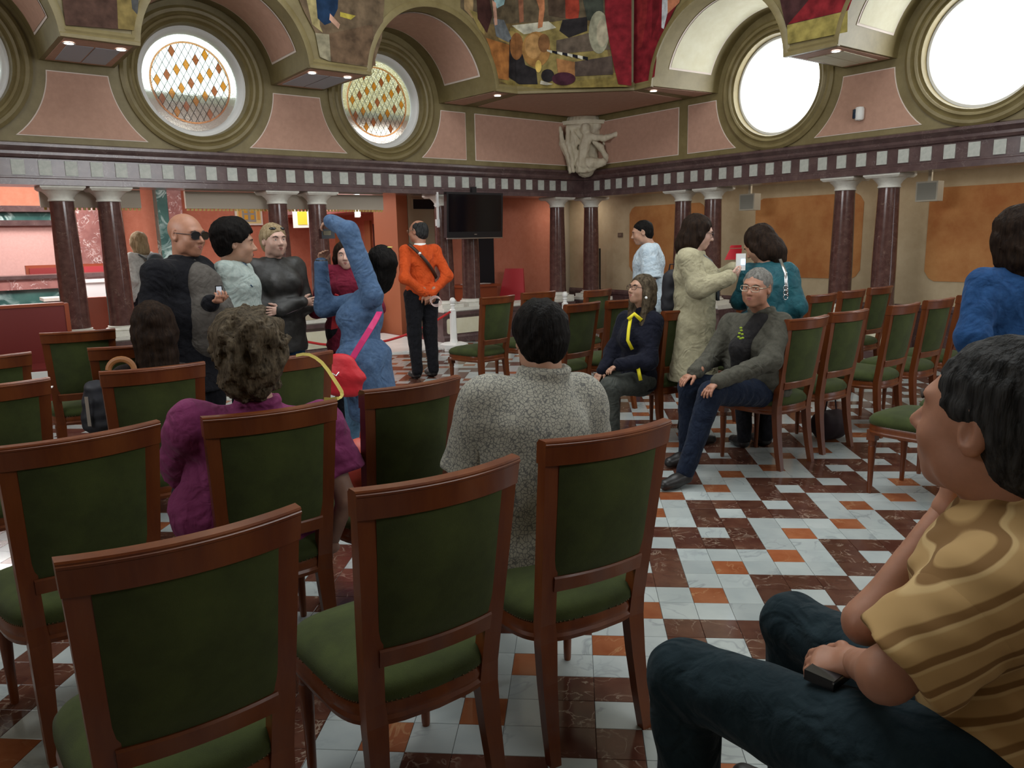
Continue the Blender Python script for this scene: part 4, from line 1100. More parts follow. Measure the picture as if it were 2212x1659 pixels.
# ================================================================== CHAIRS
def chair_meshes():
    H = 1.025
    def hw(z): return .196 + (.222-.196)*max(0, (z-.42))/(H-.42)
    def yb(z):
        if z < .42: return -.225 - .055*((.42-z)/.42)**1.6
        t = (z-.42)/(H-.42); return -.225 - .085*t
    def bow(u): return -.042*(1-u*u)
    def bk(u, z, off=0): # point on the back's mid surface
        return (u*hw(z), yb(z)+bow(u)*min(1, max(0, (z-.42)/.25))+off, z)
    ms = {}
    # rear legs run up into the stiles
    for nm, sx in (('stile_l', -1), ('stile_r', 1)):
        q = MB(); zs = [0, .12, .25, .38, .44, .56, .7, .85, .955, H-.004]
        rings = []
        for z in zs:
            w_ = .018 + .012*min(1, z/.4); w_ = w_ if z < .44 else .0265; d_ = (.0165 + .004*min(1, z/.4)) if z < .9 else .0185
            x, y, _ = bk(sx*.0+sx*1.0, z); x -= sx*w_
            dy = .02*(z > .44)
            if z >= .955: pass
            rings.append([(x-w_, y-d_, z), (x+w_, y-d_, z), (x+w_, y+d_, z), (x-w_, y+d_, z)])
        v = [p for r in rings for p in r]; n = len(rings)
        q.add(v, [(i*4+k, i*4+(k+1) % 4, (i+1)*4+(k+1) % 4, (i+1)*4+k) for i in range(n-1) for k in range(4)]+[(0, 3, 2, 1), tuple((n-1)*4+k for k in range(4))])
        ms[nm] = q.mesh('rear_leg', M_wood)
        add_bevel(ms[nm])
    def curved_bar(prof, u0, u1, zc, name, n=14, mt=M_wood):
        q = MB(); rings = []
        for i in range(n+1):
            u = u0+(u1-u0)*i/n
            rings.append([(bk(u, zc+dz)[0], bk(u, zc+dz)[1]+dy, zc+dz) for dy, dz in prof])
        m_ = len(prof); v = [p for r in rings for p in r]
        q.add(v, [(i*m_+k, i*m_+(k+1) % m_, (i+1)*m_+(k+1) % m_, (i+1)*m_+k) for i in range(n) for k in range(m_)]+[tuple(range(m_))[::-1], tuple(n*m_+k for k in range(m_))])
        return q.mesh(name, mt, 30)
    ms['top_rail'] = curved_bar([(-.0225, -.037), (-.0225, .018), (-.026, .021), (-.026, .026), (-.0225, .028), (-.0225, .031), (-.019, .035), (.014, .035), (.018, .028), (.0225, .026), (.0225, -.037)], -1.012, 1.012, H-.03, 'top_rail')
    ms['lower_rail'] = curved_bar([(-.016, -.024), (-.016, .020), (-.011, .026), (.011, .026), (.016, .020), (.016, -.024)], -.80, .80, .575, 'lower_rail')
    # upholstered panel, bulging both ways
    q = MB(); nu, nz = 14, 12
    for sgn in (-1, 1):
        rows = []
        for j in range(nz+1):
            z = .595+(H-.062-.595)*j/nz; row = []
            for i in range(nu+1):
                u = (-1+2*i/nu)*.795
                e = (1-abs(-1+2*i/nu)**4)*(1-abs(-1+2*j/nz)**4)
                row.append(bk(u, z, sgn*(.006+(.016 if sgn > 0 else .009)*e**.6)))
            rows.append(row)
        n = nu+1
        fs = [(j*n+i, j*n+i+1, (j+1)*n+i+1, (j+1)*n+i) for j in range(nz) for i in range(nu)]
        q.add([p for r in rows for p in r], fs if sgn > 0 else [f[::-1] for f in fs])
    ms['panel'] = q.mesh('back_panel', M_velvet, True)
    # seat outline: rounded front, bowed sides, curved rear
    def outline(k=1.0, n=48):
        pts = []
        for i in range(n):
            t = 2*PI*i/n; c, s_ = math.cos(t), math.sin(t); e = .42
            x = abs(c)**e*(1 if c > 0 else -1); y = abs(s_)**e*(1 if s_ > 0 else -1)
            yy = .235*y
            wx = .232+.026*((y+1)/2)
            if y < 0: yy = -.235+(y+1)*.235 - .035*(1-x*x)*(-y)
            else: yy = .235*y+.015*(1-x*x)*y
            pts.append((x*wx*k, yy*k+.0))
        return pts
    prof = [(.93, .375), (.975, .378), (.985, .392), (.965, .402), (.975, .418), (.95, .436)]
    q = MB(); rings = [[(x, y, z) for x, y in outline(k)] for k, z in prof]; n = 48
    q.add([p for r in rings for p in r], [(i*n+k, i*n+(k+1) % n, (i+1)*n+(k+1) % n, (i+1)*n+k) for i in range(len(prof)-1) for k in range(n)]+[tuple(range(n))[::-1]])
    ms['frame'] = q.mesh('seat_frame', M_wood, 35)
    prof = [(.95, .434), (.985, .448), (.98, .468), (.92, .488), (.78, .503), (.5, .515), (.2, .519)]
    q = MB(); rings = [[(x, y, z) for x, y in outline(k)] for k, z in prof]
    q.add([p for r in rings for p in r], [(i*n+k, i*n+(k+1) % n, (i+1)*n+(k+1) % n, (i+1)*n+k) for i in range(len(prof)-1) for k in range(n)]+[tuple((len(prof)-1)*n+k for k in range(n))])
    ms['seat'] = q.mesh('seat_cushion', M_velvet, True)
    q = MB(); o_ = outline(.962, 110)
    for x, y in o_: q.ball((x, y, .439), .0035, 5, 4)
    ms['nails'] = q.mesh('nail_trim', mat('antique_brass', (.16, .10, .05), .4, 1), True)
    q = MB().box((-.026, -.026, .335), (.026, .026, .40)).lathe([(.012, 0), (.014, .01), (.017, .15), (.023, .29), (.020, .30), (.026, .312), (.024, .335)], 12)
    ms['leg'] = q.mesh('front_leg', M_wood, 40)
    return ms
def add_bevel(me): 
    me.update()
CM = chair_meshes()
def make_chair(lab, grp):
    t = thing('dining_chair', lab, 'chair', (0, 0, 0), 0, grp)
    link('rear_leg', CM['stile_l'], t); link('rear_leg', CM['stile_r'], t)
    for sx in (-1, 1): link('front_leg', CM['leg'], t, (sx*.195, .19, 0))
    link('top_rail', CM['top_rail'], t); link('lower_rail', CM['lower_rail'], t); link('back_panel', CM['panel'], t)
    link('seat_frame', CM['frame'], t); link('seat_cushion', CM['seat'], t)
    link('nail_trim', CM['nails'], t)['kind'] = 'stuff'
    return t
R1, R2, R3, R4, R5 = 'front row chairs', 'second row chairs', 'third row chairs', 'fourth row chairs', 'back row chairs'
CHAIRS = [
    (-.961, 1.595, 41, 'green velvet chair filling the bottom left corner, its back turned to us', R1),
    (-.528, 1.990, 40, 'green velvet chair at bottom centre, left of the chair the patterned shirt man uses', R1),
    (-.089, 2.419, 35, 'green velvet chair under the seated man in grey patterned shirt', R1),
    (-1.709, 2.329, 48, 'green velvet chair cut by the left edge, left of the woman in purple', R2),
    (-1.214, 2.714, 37, 'green velvet chair on which the woman in purple sits', R2),
    (-.865, 3.137, 46, 'empty green chair between the woman in purple and the man in patterned shirt', R2),
    (-2.141, 3.614, 38, 'green chair directly left of the purple woman\'s curly head', R3),
    (-2.640, 3.17, 43, 'green chair back cut by the left edge in the third row', R3),
    (-1.641, 3.910, 46, 'green chair with a yellow strap hanging over its top rail', R3),
    (-2.704, 4.411, 36, 'green chair on which the long haired woman in dark top sits', R4),
    (-3.320, 3.981, 43, 'green chair back in the fourth row at the left edge', R4),
    (-3.529, 5.175, 35, 'dark backed chair beside the red bench, its top rail in shade', R5),
    (-1.005, 7.786, 50, 'chair standing alone right of the man in orange, its left side towards the bollard', R5),
    (-.60, 8.36, 43, 'chair mostly hidden behind the dark haired man\'s head near the second bollard', R5),
    (-.003, 8.532, 52, 'chair behind the woman in glasses, its back under the corner column', R5),
    (-.179, 6.831, 50, 'chair directly right of the dark haired man\'s head', R4),
    (.226, 7.174, 43, 'chair just left of the seated woman in glasses', R4),
    (.610, 6.133, 41, 'chair on which the woman in glasses sits', R3),
    (1.322, 5.454, 41, 'chair on which the grey haired man in grey jacket sits', R2),
    (1.729, 5.864, 40, 'chair right behind the seated man in grey jacket', R2),
    (2.288, 6.330, 43, 'third chair right of the seated grey man, gap left before it', R2),
    (2.740, 6.757, 41, 'chair left of the standing woman in denim, second from her', R2),
    (3.203, 7.226, 43, 'chair touching the standing woman in blue denim jacket', R2),
    (2.025, 7.460, 43, 'chair behind the seated man, under the left one of the two right columns', R3),
    (2.440, 7.902, 43, 'small looking chair back between the two right columns', R3),
    (2.06, 4.66, 41, 'chair whose green seat shows beside the face of the man in striped shirt', R1),
    (2.52, 5.06, 41, 'chair mostly hidden behind the striped shirt man\'s head, only seat corner visible', R1),
    (1.30, 6.88, 43, 'chair behind the seated man, below the woman in beige coat', R3),
    (.95, 7.9, 43, 'chair at the back under the walking man in white shirt', R4),
    (1.62, 7.95, 43, 'chair in front of the woman in teal jacket', R4),
    (2.86, 8.32, 43, 'chair at the far right back near the gallery ledge', R3),
]
for x, y, ang, lab, grp in CHAIRS:
    t = make_chair(lab, grp); t.location = (x, y, 0); t.rotation_euler = (0, 0, math.radians(ang))
# ================================================================== PEOPLE
def at(px, py, d):
    """the point seen at photo position px, py at distance d along the view axis"""
    return Vector((0, 0, CAM_H)) + d*(((px-1106)/F_PX)*CR + ((829.5-py)/F_PX)*CU + CF)
def skin(name, c, c2=None):
    m_ = mat(name, c, .5, noise=(18, c2 or tuple(x*.82 for x in c), .5))
    m_.node_tree.nodes['Principled BSDF'].inputs['Subsurface Weight'].default_value = .06
    return m_
SK_TAN = skin('tanned_skin', (.42, .20, .125)); SK_PALE = skin('pale_skin', (.60, .37, .29)); SK_MID = skin('olive_skin', (.45, .25, .165)); SK_DARK = skin('brown_skin', (.26, .12, .07))
def hairmat(name, c, c2, st=(60, 60, 9), rough=.6):
    m_ = mat(name, c, rough, noise=(1.0, c2, .8, st), bump=(1.0, .9, (90, 90, 14)), spec=.07); return m_
H_BLACK = hairmat('black_hair', (.004, .0035, .0035), (.012, .010, .009)); H_BROWN = hairmat('dark_brown_hair', (.010, .006, .0045), (.028, .016, .010))
H_GREY = hairmat('grey_hair', (.10, .095, .085), (.24, .23, .21)); H_GREYBROWN = hairmat('greying_brown_hair', (.030, .022, .014), (.13, .10, .065), (55, 55, 30))
H_BLOND = hairmat('ash_blonde_hair', (.20, .14, .075), (.36, .28, .17)); H_SALT = hairmat('salt_and_pepper_hair', (.010, .010, .010), (.055, .055, .055))
M_eye = mat('eye_white', (.7, .68, .64), .3); M_iris = mat('dark_iris', (.02, .012, .008), .2); M_lips = mat('muted_lips', (.34, .12, .10), .5); M_brow = mat('dark_brow', (.04, .025, .018), .8)
M_glassframe = mat('dark_spectacle_frame', (.02, .01, .012), .3); M_lens = mat('clear_lens', (.9, .9, .9), .05, trans=.95); M_sunlens = mat('dark_sunglass_lens', (.02, .018, .015), .1)
M_shoe = mat('black_shoe_leather', (.015, .014, .014), .4)

def rotm(yaw, pitch=0, roll=0):
    """columns: right, forward, up; yaw is the heading angle of 'forward' in the ground plane"""
    f = Vector((math.cos(yaw)*math.cos(pitch), math.sin(yaw)*math.cos(pitch), math.sin(pitch)))
    r = Vector((math.sin(yaw), -math.cos(yaw), 0)); u = r.cross(f)
    r2 = r*math.cos(roll)+u*math.sin(roll); u2 = -r*math.sin(roll)+u*math.cos(roll)
    return np.array([[r2.x, f.x, u2.x], [r2.y, f.y, u2.y], [r2.z, f.z, u2.z]])

def head_parts(c, R, k, root, M, sk, hair, hstyle, female=False, glasses=None, neck=None, res=.005, face=True, seed=0, browm=None, hscale=1.0, beard=None):
    c = np.array(c)
    def P(x, y, z): return c+R@(np.array((x, y, z))*k)
    s = Solid(res)
    E = lambda p, r, kk=.02, op='+': s.ell(P(*p), np.array(r)*k, kk*k, R, op)
    E((0, -.012, .030), (.076, .096, .086)); E((0, .018, -.010), (.066, .078, .085), .03)
    E((0, .030, -.062), (.054 if not female else .048, .056, .048), .03); E((0, .066, -.092), (.024, .022, .020), .03)
    for sx in (-1, 1):
        E((sx*.036, .058, -.030), (.026, .028, .026), .025)
        E((sx*.054, .012, -.066), (.014, .030, .030), .025)
    E((0, .082, .026), (.048, .014, .010), .02)
    for sx in (-1, 1):
        E((sx*.031, .100, .004), (.019, .018, .013), .016, '-'); E((sx*.031, .0755, .003), (.0172, .0172, .0172), .006); E((sx*.031, .0965, .0015), (.0125, .012, .0050), .003, '-')
    s.limb(P(0, .088, .012), P(0, .113, -.028), .007*k, .012*k, .012*k)
    for sx in (-1, 1): E((sx*.011, .100, -.033), (.009, .011, .008), .008)
    E((0, .084, -.062), (.026, .014, .016), .015)
    for sx in (-1, 1):
        E((sx*.079, -.006, -.004), (.010, .020, .032), .006); E((sx*.086, .0, .0), (.006, .010, .017), .004, '-')
        s.limb(P(sx*.080, -.018, .022), P(sx*.082, .004, .030), .0045*k, .0045*k, .004*k)
    if neck is not None:
        s.chain([P(0, -.022, -.03), P(0, -.028, -.085), tuple(neck)], [.052*k, .050*k, .058*k], .03)
    out = [s]
    ch = []
    if face:
        for sx in (-1, 1):
            q = MB(); q.ball(P(sx*.031, .0750, .003), .0150*k, 12, 8); ch.append(('eye', q, M_eye))
            q = MB(); q.ball(P(sx*.031, .0850, .003), (.0062*k,)*3, 10, 6); ch.append(('iris', q, M_iris))
            q = MB(); q.tube([P(sx*.014, .0945, .021), P(sx*.032, .0965, .027), P(sx*.050, .085, .022)], [.0028*k, .0036*k, .002*k], 6); ch.append(('eyebrow', q, browm or M_brow))
        q = MB(); q.tube([P(-.022, .0905, -.060), P(-.008, .0985, -.0575), P(.008, .0985, -.0575), P(.022, .0905, -.060)], [.002*k, .0045*k, .0045*k, .002*k], 8)
        q.tube([P(-.020, .0905, -.063), P(0, .0985, -.0665), P(.020, .0905, -.063)], [.002*k, .0052*k, .002*k], 8); ch.append(('lips', q, M_lips))
    if glasses:
        q = MB(); ln = MB()
        w_, h_ = (.027, .017) if glasses != 'sun' else (.031, .021)
        for sx in (-1, 1):
            ring = [P(sx*.033+w_*math.copysign(abs(math.cos(t))**.7, math.cos(t)), .104-abs(.012*math.cos(t)) if False else .104-.10*max(0, (sx*.033+w_*math.cos(t))*sx-.03), .002+h_*math.copysign(abs(math.sin(t))**.7, math.sin(t))) for t in [2*PI*i/20 for i in range(21)]]
            q.tube(ring, .0019*k, 5)
            ln.add(ring[:20], [tuple(range(20))])
            q.tube([P(sx*.060, .098, .008), P(sx*.076, .06, .010), P(sx*.082, -.002, .012), P(sx*.080, -.018, .0)], .0022*k, 5)
        q.tube([P(-.009, .108, .006), P(0, .111, .009), P(.009, .108, .006)], .0018*k, 5)
        ch.append(('glasses_frame', q, M_glassframe if glasses != 'wire' else mat('thin_metal_wire', (.5, .45, .35), .3, 1)))
        if glasses == 'sun': ch.append(('dark_lenses', ln, M_sunlens))
    h = None; nz = None
    if hstyle:
        h = Solid(.0065 if res < .0055 else .008); g = hscale
        HE = lambda p, r, kk=.03, op='+': h.ell(P(*p), np.array(r)*k, kk*k, R, op)
        nz = None
        if hstyle == 'short':
            HE((0, -.018, .036), (.085*g, .102*g, .090*g)); HE((0, -.050, -.02), (.074*g, .062*g, .072*g))
            HE((0, .085, -.060), (.11, .090, .105), .012, '-'); HE((0, .100, .02), (.058, .05, .040), .012, '-')
            for sx in (-1, 1): HE((sx*.085, .012, -.035), (.022, .034, .045), .010, '-')
            nz = (.0035, 75, (1, 1, 1), seed)
        elif hstyle == 'receding':
            HE((0, -.022, .022), (.086, .100, .088)); HE((0, -.058, -.03), (.072, .054, .064))
            HE((0, .095, -.02), (.12, .095, .13), .012, '-'); HE((0, -.035, .118), (.040, .060, .022), .010, '-')
            nz = (.002, 90, (1, 1, 1), seed)
        elif hstyle == 'afro':
            HE((0, -.020, .052), (.096*g, .112*g, .098*g)); HE((0, -.055, -.01), (.084*g, .062*g, .070*g))
            HE((0, .100, -.045), (.12, .090, .110), .012, '-')
            for sx in (-1, 1): HE((sx*.085, .018, -.040), (.030, .040, .048), .010, '-')
            nz = (.0045, 95, (1, 1, 1), seed)
        elif hstyle == 'curly':
            HE((0, -.03, .045), (.112*g, .122*g, .108*g), .03); HE((0, -.058, -.035), (.108*g, .085*g, .085*g), .03); HE((0, -.05, -.105), (.085*g, .066*g, .055*g), .03)
            r_ = np.random.default_rng(seed)
            for i in range(70):
                th, ph = r_.uniform(0, 6.28), r_.uniform(-1.0, 1.45)
                x, y, z = math.cos(th)*math.cos(ph), math.sin(th)*math.cos(ph), math.sin(ph)
                HE((x*.108*g, -.035+y*.115*g, .02+z*.108*g), (r_.uniform(.016, .030),)*3, .012)
            HE((0, .105, -.045), (.12, .095, .100), .012, '-')
            nz = (.013, 75, (1, 1, 1), seed)
        elif hstyle in ('bob', 'long'):
            L_ = .12 if hstyle == 'bob' else .36*g
            HE((0, -.020, .040), (.092, .108, .094), .03)
            wd = .098 if hstyle == 'bob' else .105
            h.chain([P(0, -.045, .02), P(0, -.060, -.06), P(0, -.066, -.06-L_*.5), P(0, -.060, -.05-L_)], [.075*k, .072*k, .068*k, .048*k], .03*k, side=R[:, 0], fa=1.35)
            for sx in (-1, 1):
                h.chain([P(sx*.070, .012, .05), P(sx*.085, .004, -.03), P(sx*.084, -.008, -.05-L_*.62)], [.028*k, .030*k, .022*k], .03*k)
            HE((0, .112, -.035), (.064, .070, .105), .014, '-'); HE((0, .06, -.15), (.052, .09, .09), .012, '-')
            nz = (.004, 60, (1, 1, .25), seed)
        elif hstyle == 'tied':
            HE((0, -.020, .036), (.083, .100, .088), .03); HE((0, -.050, -.02), (.076, .060, .070)); HE((0, .095, -.045), (.10, .085, .105), .012, '-')
            nz = (.003, 70, (1, 1, .5), seed)
    kids = ch
    return out, kids, h, nz

def hand_solid(wr, dirv, nrm, side, k=1.0, curl=.5, res=.0045, spread=1.0):
    """wr: wrist, dirv: where the fingers point, nrm: direction the palm faces, side: +1 thumb on dirv x nrm side"""
    d = np.array(Vector(dirv).normalized()); n = np.array(nrm, float); n = n-d*(n@d); n /= np.linalg.norm(n); t = np.cross(d, n)*side
    w_ = np.array(wr, float); s = Solid(res)
    s.limb(w_-d*.05*k, w_+d*.010*k, .027*k, .025*k, .015, side=t, fa=1.1)
    s.limb(w_+d*.01*k, w_+d*.070*k, .017*k, .015*k, .014, side=t, fa=1.7, fb=2.4)
    ln = (.072, .080, .075, .060)
    for i, L_ in enumerate(ln):
        off = (1.5-i)*.0195*k
        b = w_+d*.078*k+t*off; fan = d+t*(.10*(1.5-i)*spread); fan /= np.linalg.norm(fan)
        a = curl*(.55+.1*i); p = b-fan*.012*k; pts = [p]; v = fan
        for seg, f in enumerate((.46, .30, .24)):
            a_ = a*(seg+1)*.9
            v = fan*math.cos(a_)+n*math.sin(a_); pts.append(pts[-1]+v*L_*f*k)
        s.chain(pts, [.0095*k, .009*k, .0082*k, .0070*k], .004)
    th = w_+d*.018*k+t*.024*k; v1 = d*.62+t*.70+n*.25; v1 /= np.linalg.norm(v1); v2 = d*.85+t*.25+n*.45; v2 /= np.linalg.norm(v2)
    s.chain([th, th+v1*.036*k, th+v1*.036*k+v2*.030*k, th+v1*.036*k+v2*.052*k], [.0145*k, .0115*k, .0098*k, .008*k], .008)
    return s

def stand(loc, hd, H=1.70, lean=0):
    k = H/1.70; f = Vector((math.cos(hd), math.sin(hd), 0)); r = Vector((math.sin(hd), -math.cos(hd), 0)); o = Vector(loc)
    def L(x, y, z): return o+r*x*k+f*y*k+Vector((0, 0, z*k))
    J = dict(pel=L(0, 0, .93), wai=L(0, .005+lean*.3, 1.08), che=L(0, lean*.7, 1.27), nek=L(0, -.015+lean, 1.42), hed=L(0, .02+lean*1.1, 1.575),
             shR=L(.175, -.01+lean, 1.375), elR=L(.225, -.04+lean*.6, 1.10), wrR=L(.225, .04+lean*.4, .86),
             shL=L(-.175, -.01+lean, 1.375), elL=L(-.225, -.04+lean*.6, 1.10), wrL=L(-.225, .04+lean*.4, .86),
             hiR=L(.09, 0, .90), knR=L(.095, .02, .49), anR=L(.10, -.02, .085), hiL=L(-.09, 0, .90), knL=L(-.095, .02, .49), anL=L(-.10, -.02, .085))
    return J, f, r, k
def sit(loc, hd, H=1.70, lean=0, seat=.50, back=0):
    """loc: ground point under the pelvis"""
    k = H/1.70; f = Vector((math.cos(hd), math.sin(hd), 0)); r = Vector((math.sin(hd), -math.cos(hd), 0)); o = Vector(loc)
    z0 = seat+.10*k
    def L(x, y, z): return o+r*x*k+f*y*k+Vector((0, 0, z0+z*k))
    def G(x, y, z): return o+r*x*k+f*y*k+Vector((0, 0, z*k))
    J = dict(pel=L(0, 0, 0), wai=L(0, -.01+lean*.3, .14), che=L(0, lean*.75, .34), nek=L(0, lean, .50), hed=L(0, .035+lean*1.15, .655),
             shR=L(.175, lean, .455), elR=L(.23, .06+lean*.6, .20), wrR=L(.17, .27, .06),
             shL=L(-.175, lean, .455), elL=L(-.23, .06+lean*.6, .20), wrL=L(-.17, .27, .06),
             hiR=L(.09, .02, -.015), knR=L(.12, .44, -.02), anR=G(.11, .42, .085), hiL=L(-.09, .02, -.015), knL=L(-.12, .44, -.02), anL=G(-.11, .42, .085))
    return J, f, r, k

def person(label, J, f, r, k, loc, sk=SK_PALE, hair=H_BROWN, hstyle='short', top=None, bottom=None, glasses=None, female=False, headR=None, W_=1.0, belly=0,
           hands=None, shoes=True, face=True, res=.011, seed=1, shoemat=None, legs=True, hk=1.0, browm=None, hscale=1.0, group=None):
    """J: joints. top: dict(mat, infl, sleeve, hem, cut, noise); bottom: dict(mat, infl, skirt); hands: {side: (dir, palm normal, curl)}"""
    loc = Vector(loc); M = Matrix.Translation(-loc); rv = np.array(r)
    A = {q: np.array(v, float) for q, v in J.items()}
    rs = {}
    S = Solid(.013); w_ = W_
    def torso(s, g=0, up=True):
        s.limb(A['pel'], A['wai'], .108*k*w_+g, (.100+belly*.4)*k*w_+g, .05, side=rv, fa=1.38, fb=1.28)
        s.limb(A['wai'], A['che'], (.100+belly*.4)*k*w_+g, .112*k*w_+g, .05, side=rv, fa=1.28, fb=1.34)
        if belly: s.ell(A['wai']+np.array(f)*.05*k-np.array((0, 0, .02)), np.array((.15, .13, .16))*k*w_+g, .05)
        s.limb(A['shR'], A['shL'], .046*k*w_+g*.7, .046*k*w_+g*.7, .07)
        s.limb(A['che'], A['nek']-np.array((0, 0, .03)), .105*k*w_+g*.8, .062*k+g*.6, .05, side=rv, fa=1.3, fb=1.0)
        if female: 
            for sx in (-1, 1): s.ell(A['che']+rv*sx*.075*k+np.array(f)*.085*k*w_+(A['che']-A['nek'])*.15, (.050*k*w_+g,)*3, .05)
    torso(S, -.008)
    for q in 'RL':
        S.chain([A['sh'+q], A['el'+q], A['wr'+q]], [.043*k*w_, .037*k, .027*k], .03)
        if legs:
            S.chain([A['hi'+q], A['kn'+q], A['an'+q]], [.080*k*w_, .052*k, .036*k], .03)
            if 'to'+q not in A:
                d = np.array(f); A['to'+q] = A['an'+q]+d*.15*k-np.array((0, 0, .045*k))
            S.chain([A['an'+q]-np.array((0, 0, .03*k)), A['to'+q]], [.038*k, .028*k], .02)
    R = headR if headR is not None else rotm(math.atan2(f.y, f.x))
    hp, kids, h, nz = head_parts(A['hed'], R, k*hk*.98, None, M, sk, hair, hstyle, female, glasses, neck=A['nek'], res=.0055 if res < .012 else .0065, face=face, seed=seed, browm=browm, hscale=hscale)
    ex = list(hp)
    for q, hv in (hands or {}).items():
        ex.append(hand_solid(A['wr'+q], hv[0], hv[1], 1 if q == 'R' else -1, k*(.95 if not female else .86), hv[2], res=.0045 if res < .012 else .0055))
    root = S.build('person', sk, M=M, extra=ex); root.location = loc; tag(root, label, 'person', group)
    for nm, q, m_ in kids: q.build(nm, m_, root, smooth=True).location = -loc
    if h: h.build('hair', hair, root, noise=nz, M=M)
    if top:
        g = top.get('infl', .016); s = Solid(res); torso(s, g)
        hem = top.get('hem')
        if hem is not None:   # how far the garment runs below the pelvis joint
            base = A['pel']-np.array((0, 0, hem))
            s.limb(A['pel'], base, .115*k*w_+g, (.118+top.get('flare', 0))*k*w_+g, .04, side=rv, fa=1.38)
        sl = top.get('sleeve', 'long'); exs = []
        for q in 'RL':
            sr = top.get('slr', 1.0)
            if sl == 'long': s.chain([A['sh'+q], A['el'+q], A['wr'+q]], [(.050*k*w_+g*.6)*sr, (.044*k+g*.6)*sr, (.033*k+g*.45)*sr], .045)
            elif sl == 'short':
                e = A['sh'+q]+(A['el'+q]-A['sh'+q])*top.get('sll'+q, top.get('sll', .62)); sd_ = (A['el'+q]-A['sh'+q]); sd_ = sd_/np.linalg.norm(sd_)
                s.limb(A['sh'+q], A['sh'+q]+(e-A['sh'+q])*.35, (.048*k*w_+g*.6)*sr, (.046*k*w_+g*.6)*sr, .045)
                z_ = Solid(res*.8); z_.limb(A['sh'+q], e, (.050*k*w_+g*.6)*sr, (.054*k*w_+g*.6)*sr, .02); z_.cut(e, sd_)
                z_.limb(e-sd_*.012, e+sd_*.15, (.038*k*w_+g*.3)*sr, (.045*k*w_+g*.4)*sr, .004, op='-'); exs.append(z_)
            if sl == 'short': s.cut(e, e-A['sh'+q]) if False else None
        if top.get('collar'):
            n_ = A['nek']; a_ = np.array(f)
            for i in range(10):
                t0, t1 = [PI*.5+.45+(2*PI-.9)*j/10 for j in (i, i+1)]
                p0 = n_+rv*.075*k*math.cos(t0)+a_*.070*k*math.sin(t0)+np.array((0, 0, .012)); p1 = n_+rv*.075*k*math.cos(t1)+a_*.070*k*math.sin(t1)+np.array((0, 0, .012))
                s.limb(p0, p1, top['collar'], top['collar'], .015)
        if hem is not None: s.cut(A['pel']-np.array((0, 0, hem+.03)), (0, 0, -1))
        # neckline
        s.ell(A['nek']+np.array((0, 0, .055))+np.array(f)*.01, (.072*k, .072*k, .062*k), .012, None, '-')
        tp = s.build(top.get('name', 'jacket'), top['mat'], root, noise=top.get('noise', (.0045, 24, (1, 1, 1), seed+5)), M=M, extra=exs)
    if bottom and legs:
        g = bottom.get('infl', .012); s = Solid(res)
        s.limb(A['pel']+np.array((0, 0, .05)), A['pel'], .104*k*w_+g, .112*k*w_+g, .04, side=rv, fa=1.36)
        for q in 'RL':
            s.chain([A['hi'+q], A['kn'+q], A['an'+q]], [.090*k*w_+g, .060*k*max(1, w_*.95)+g, bottom.get('ankle', .050)*k+g*.6], .03)
            s.limb(A['hi'+q], A['pel'], .088*k*w_+g, .10*k*w_+g, .05)
        bt = s.build(bottom.get('name', 'trousers'), bottom['mat'], root, noise=(.004, 26, (1, 1, 1), seed+9), M=M)
        if shoes:
            for q in 'RL':
                s = Solid(.008); a_ = A['an'+q]; t_ = A['to'+q]; 
                s.chain([a_-np.array((0, 0, .035*k)), (a_+t_)/2-np.array((0, 0, .02*k)), t_], [.046*k, .043*k, .036*k], .02)
                s.cut((0, 0, min(.002, t_[2]-.03)), (0, 0, -1)) if False else None
                sh = s.build('shoe', shoemat or M_shoe, root, M=M)
    return root, A, M
def cloth(name, c, c2, sc=30, rough=.85, bump=None, sheen=.04):
    m_ = mat(name, c, rough, noise=(sc, c2, .6), sheen=sheen, spec=.12)
    nt = m_.node_tree; N = nt.nodes.new; L = nt.links.new
    g = N('ShaderNodeTexCoord'); prev = None
    for s_, st, di, dist in ((7, .9, 2.2, .022), (22, .6, 1.5, .007), (260, .25, 0, .002)):      # broad folds, creases, weave
        n = N('ShaderNodeTexNoise'); n.inputs['Scale'].default_value = s_; n.inputs['Detail'].default_value = 1.5; n.inputs['Distortion'].default_value = di
        L(g.outputs['Object'], n.inputs['Vector']); b = N('ShaderNodeBump'); b.inputs['Strength'].default_value = st; b.inputs['Distance'].default_value = dist
        L(n.outputs['Fac'], b.inputs['Height'])
        if prev: L(prev.outputs['Normal'], b.inputs['Normal'])
        prev = b
    L(prev.outputs['Normal'], m_.node_tree.nodes['Principled BSDF'].inputs['Normal'])
    return m_
K_navyblack = cloth('charcoal_wool', (.005, .005, .007), (.009, .009, .012)); K_greyshirt = cloth('grey_knit', (.075, .066, .058), (.10, .09, .08))
K_ltdenim = cloth('bleached_denim', (.30, .36, .34), (.40, .45, .42)); K_leather = mat('black_leather', (.013, .012, .011), .55, noise=(20, (.03, .028, .026), .5), bump=(25, .4))
K_jean = cloth('blue_jean', (.02, .055, .12), (.035, .08, .16)); K_bluedenim = cloth('soft_blue_denim', (.055, .10, .19), (.085, .145, .25)); K_paleblue = cloth('pale_blue_cotton', (.12, .24, .38), (.17, .30, .45))
K_crimson = cloth('crimson_jersey', (.13, .010, .025), (.17, .015, .035)); K_orange = cloth('orange_knit', (.50, .065, .012), (.60, .09, .02)); K_blacktr = cloth('black_trouser', (.008, .008, .010), (.014, .014, .018))
K_white = cloth('white_striped_cotton', (.42, .52, .60), (.55, .63, .68)); K_beige = cloth('beige_trench_cotton', (.34, .31, .20), (.42, .385, .26)); K_teal = cloth('teal_leather', (.012, .065, .085), (.02, .10, .12), 12, .5)
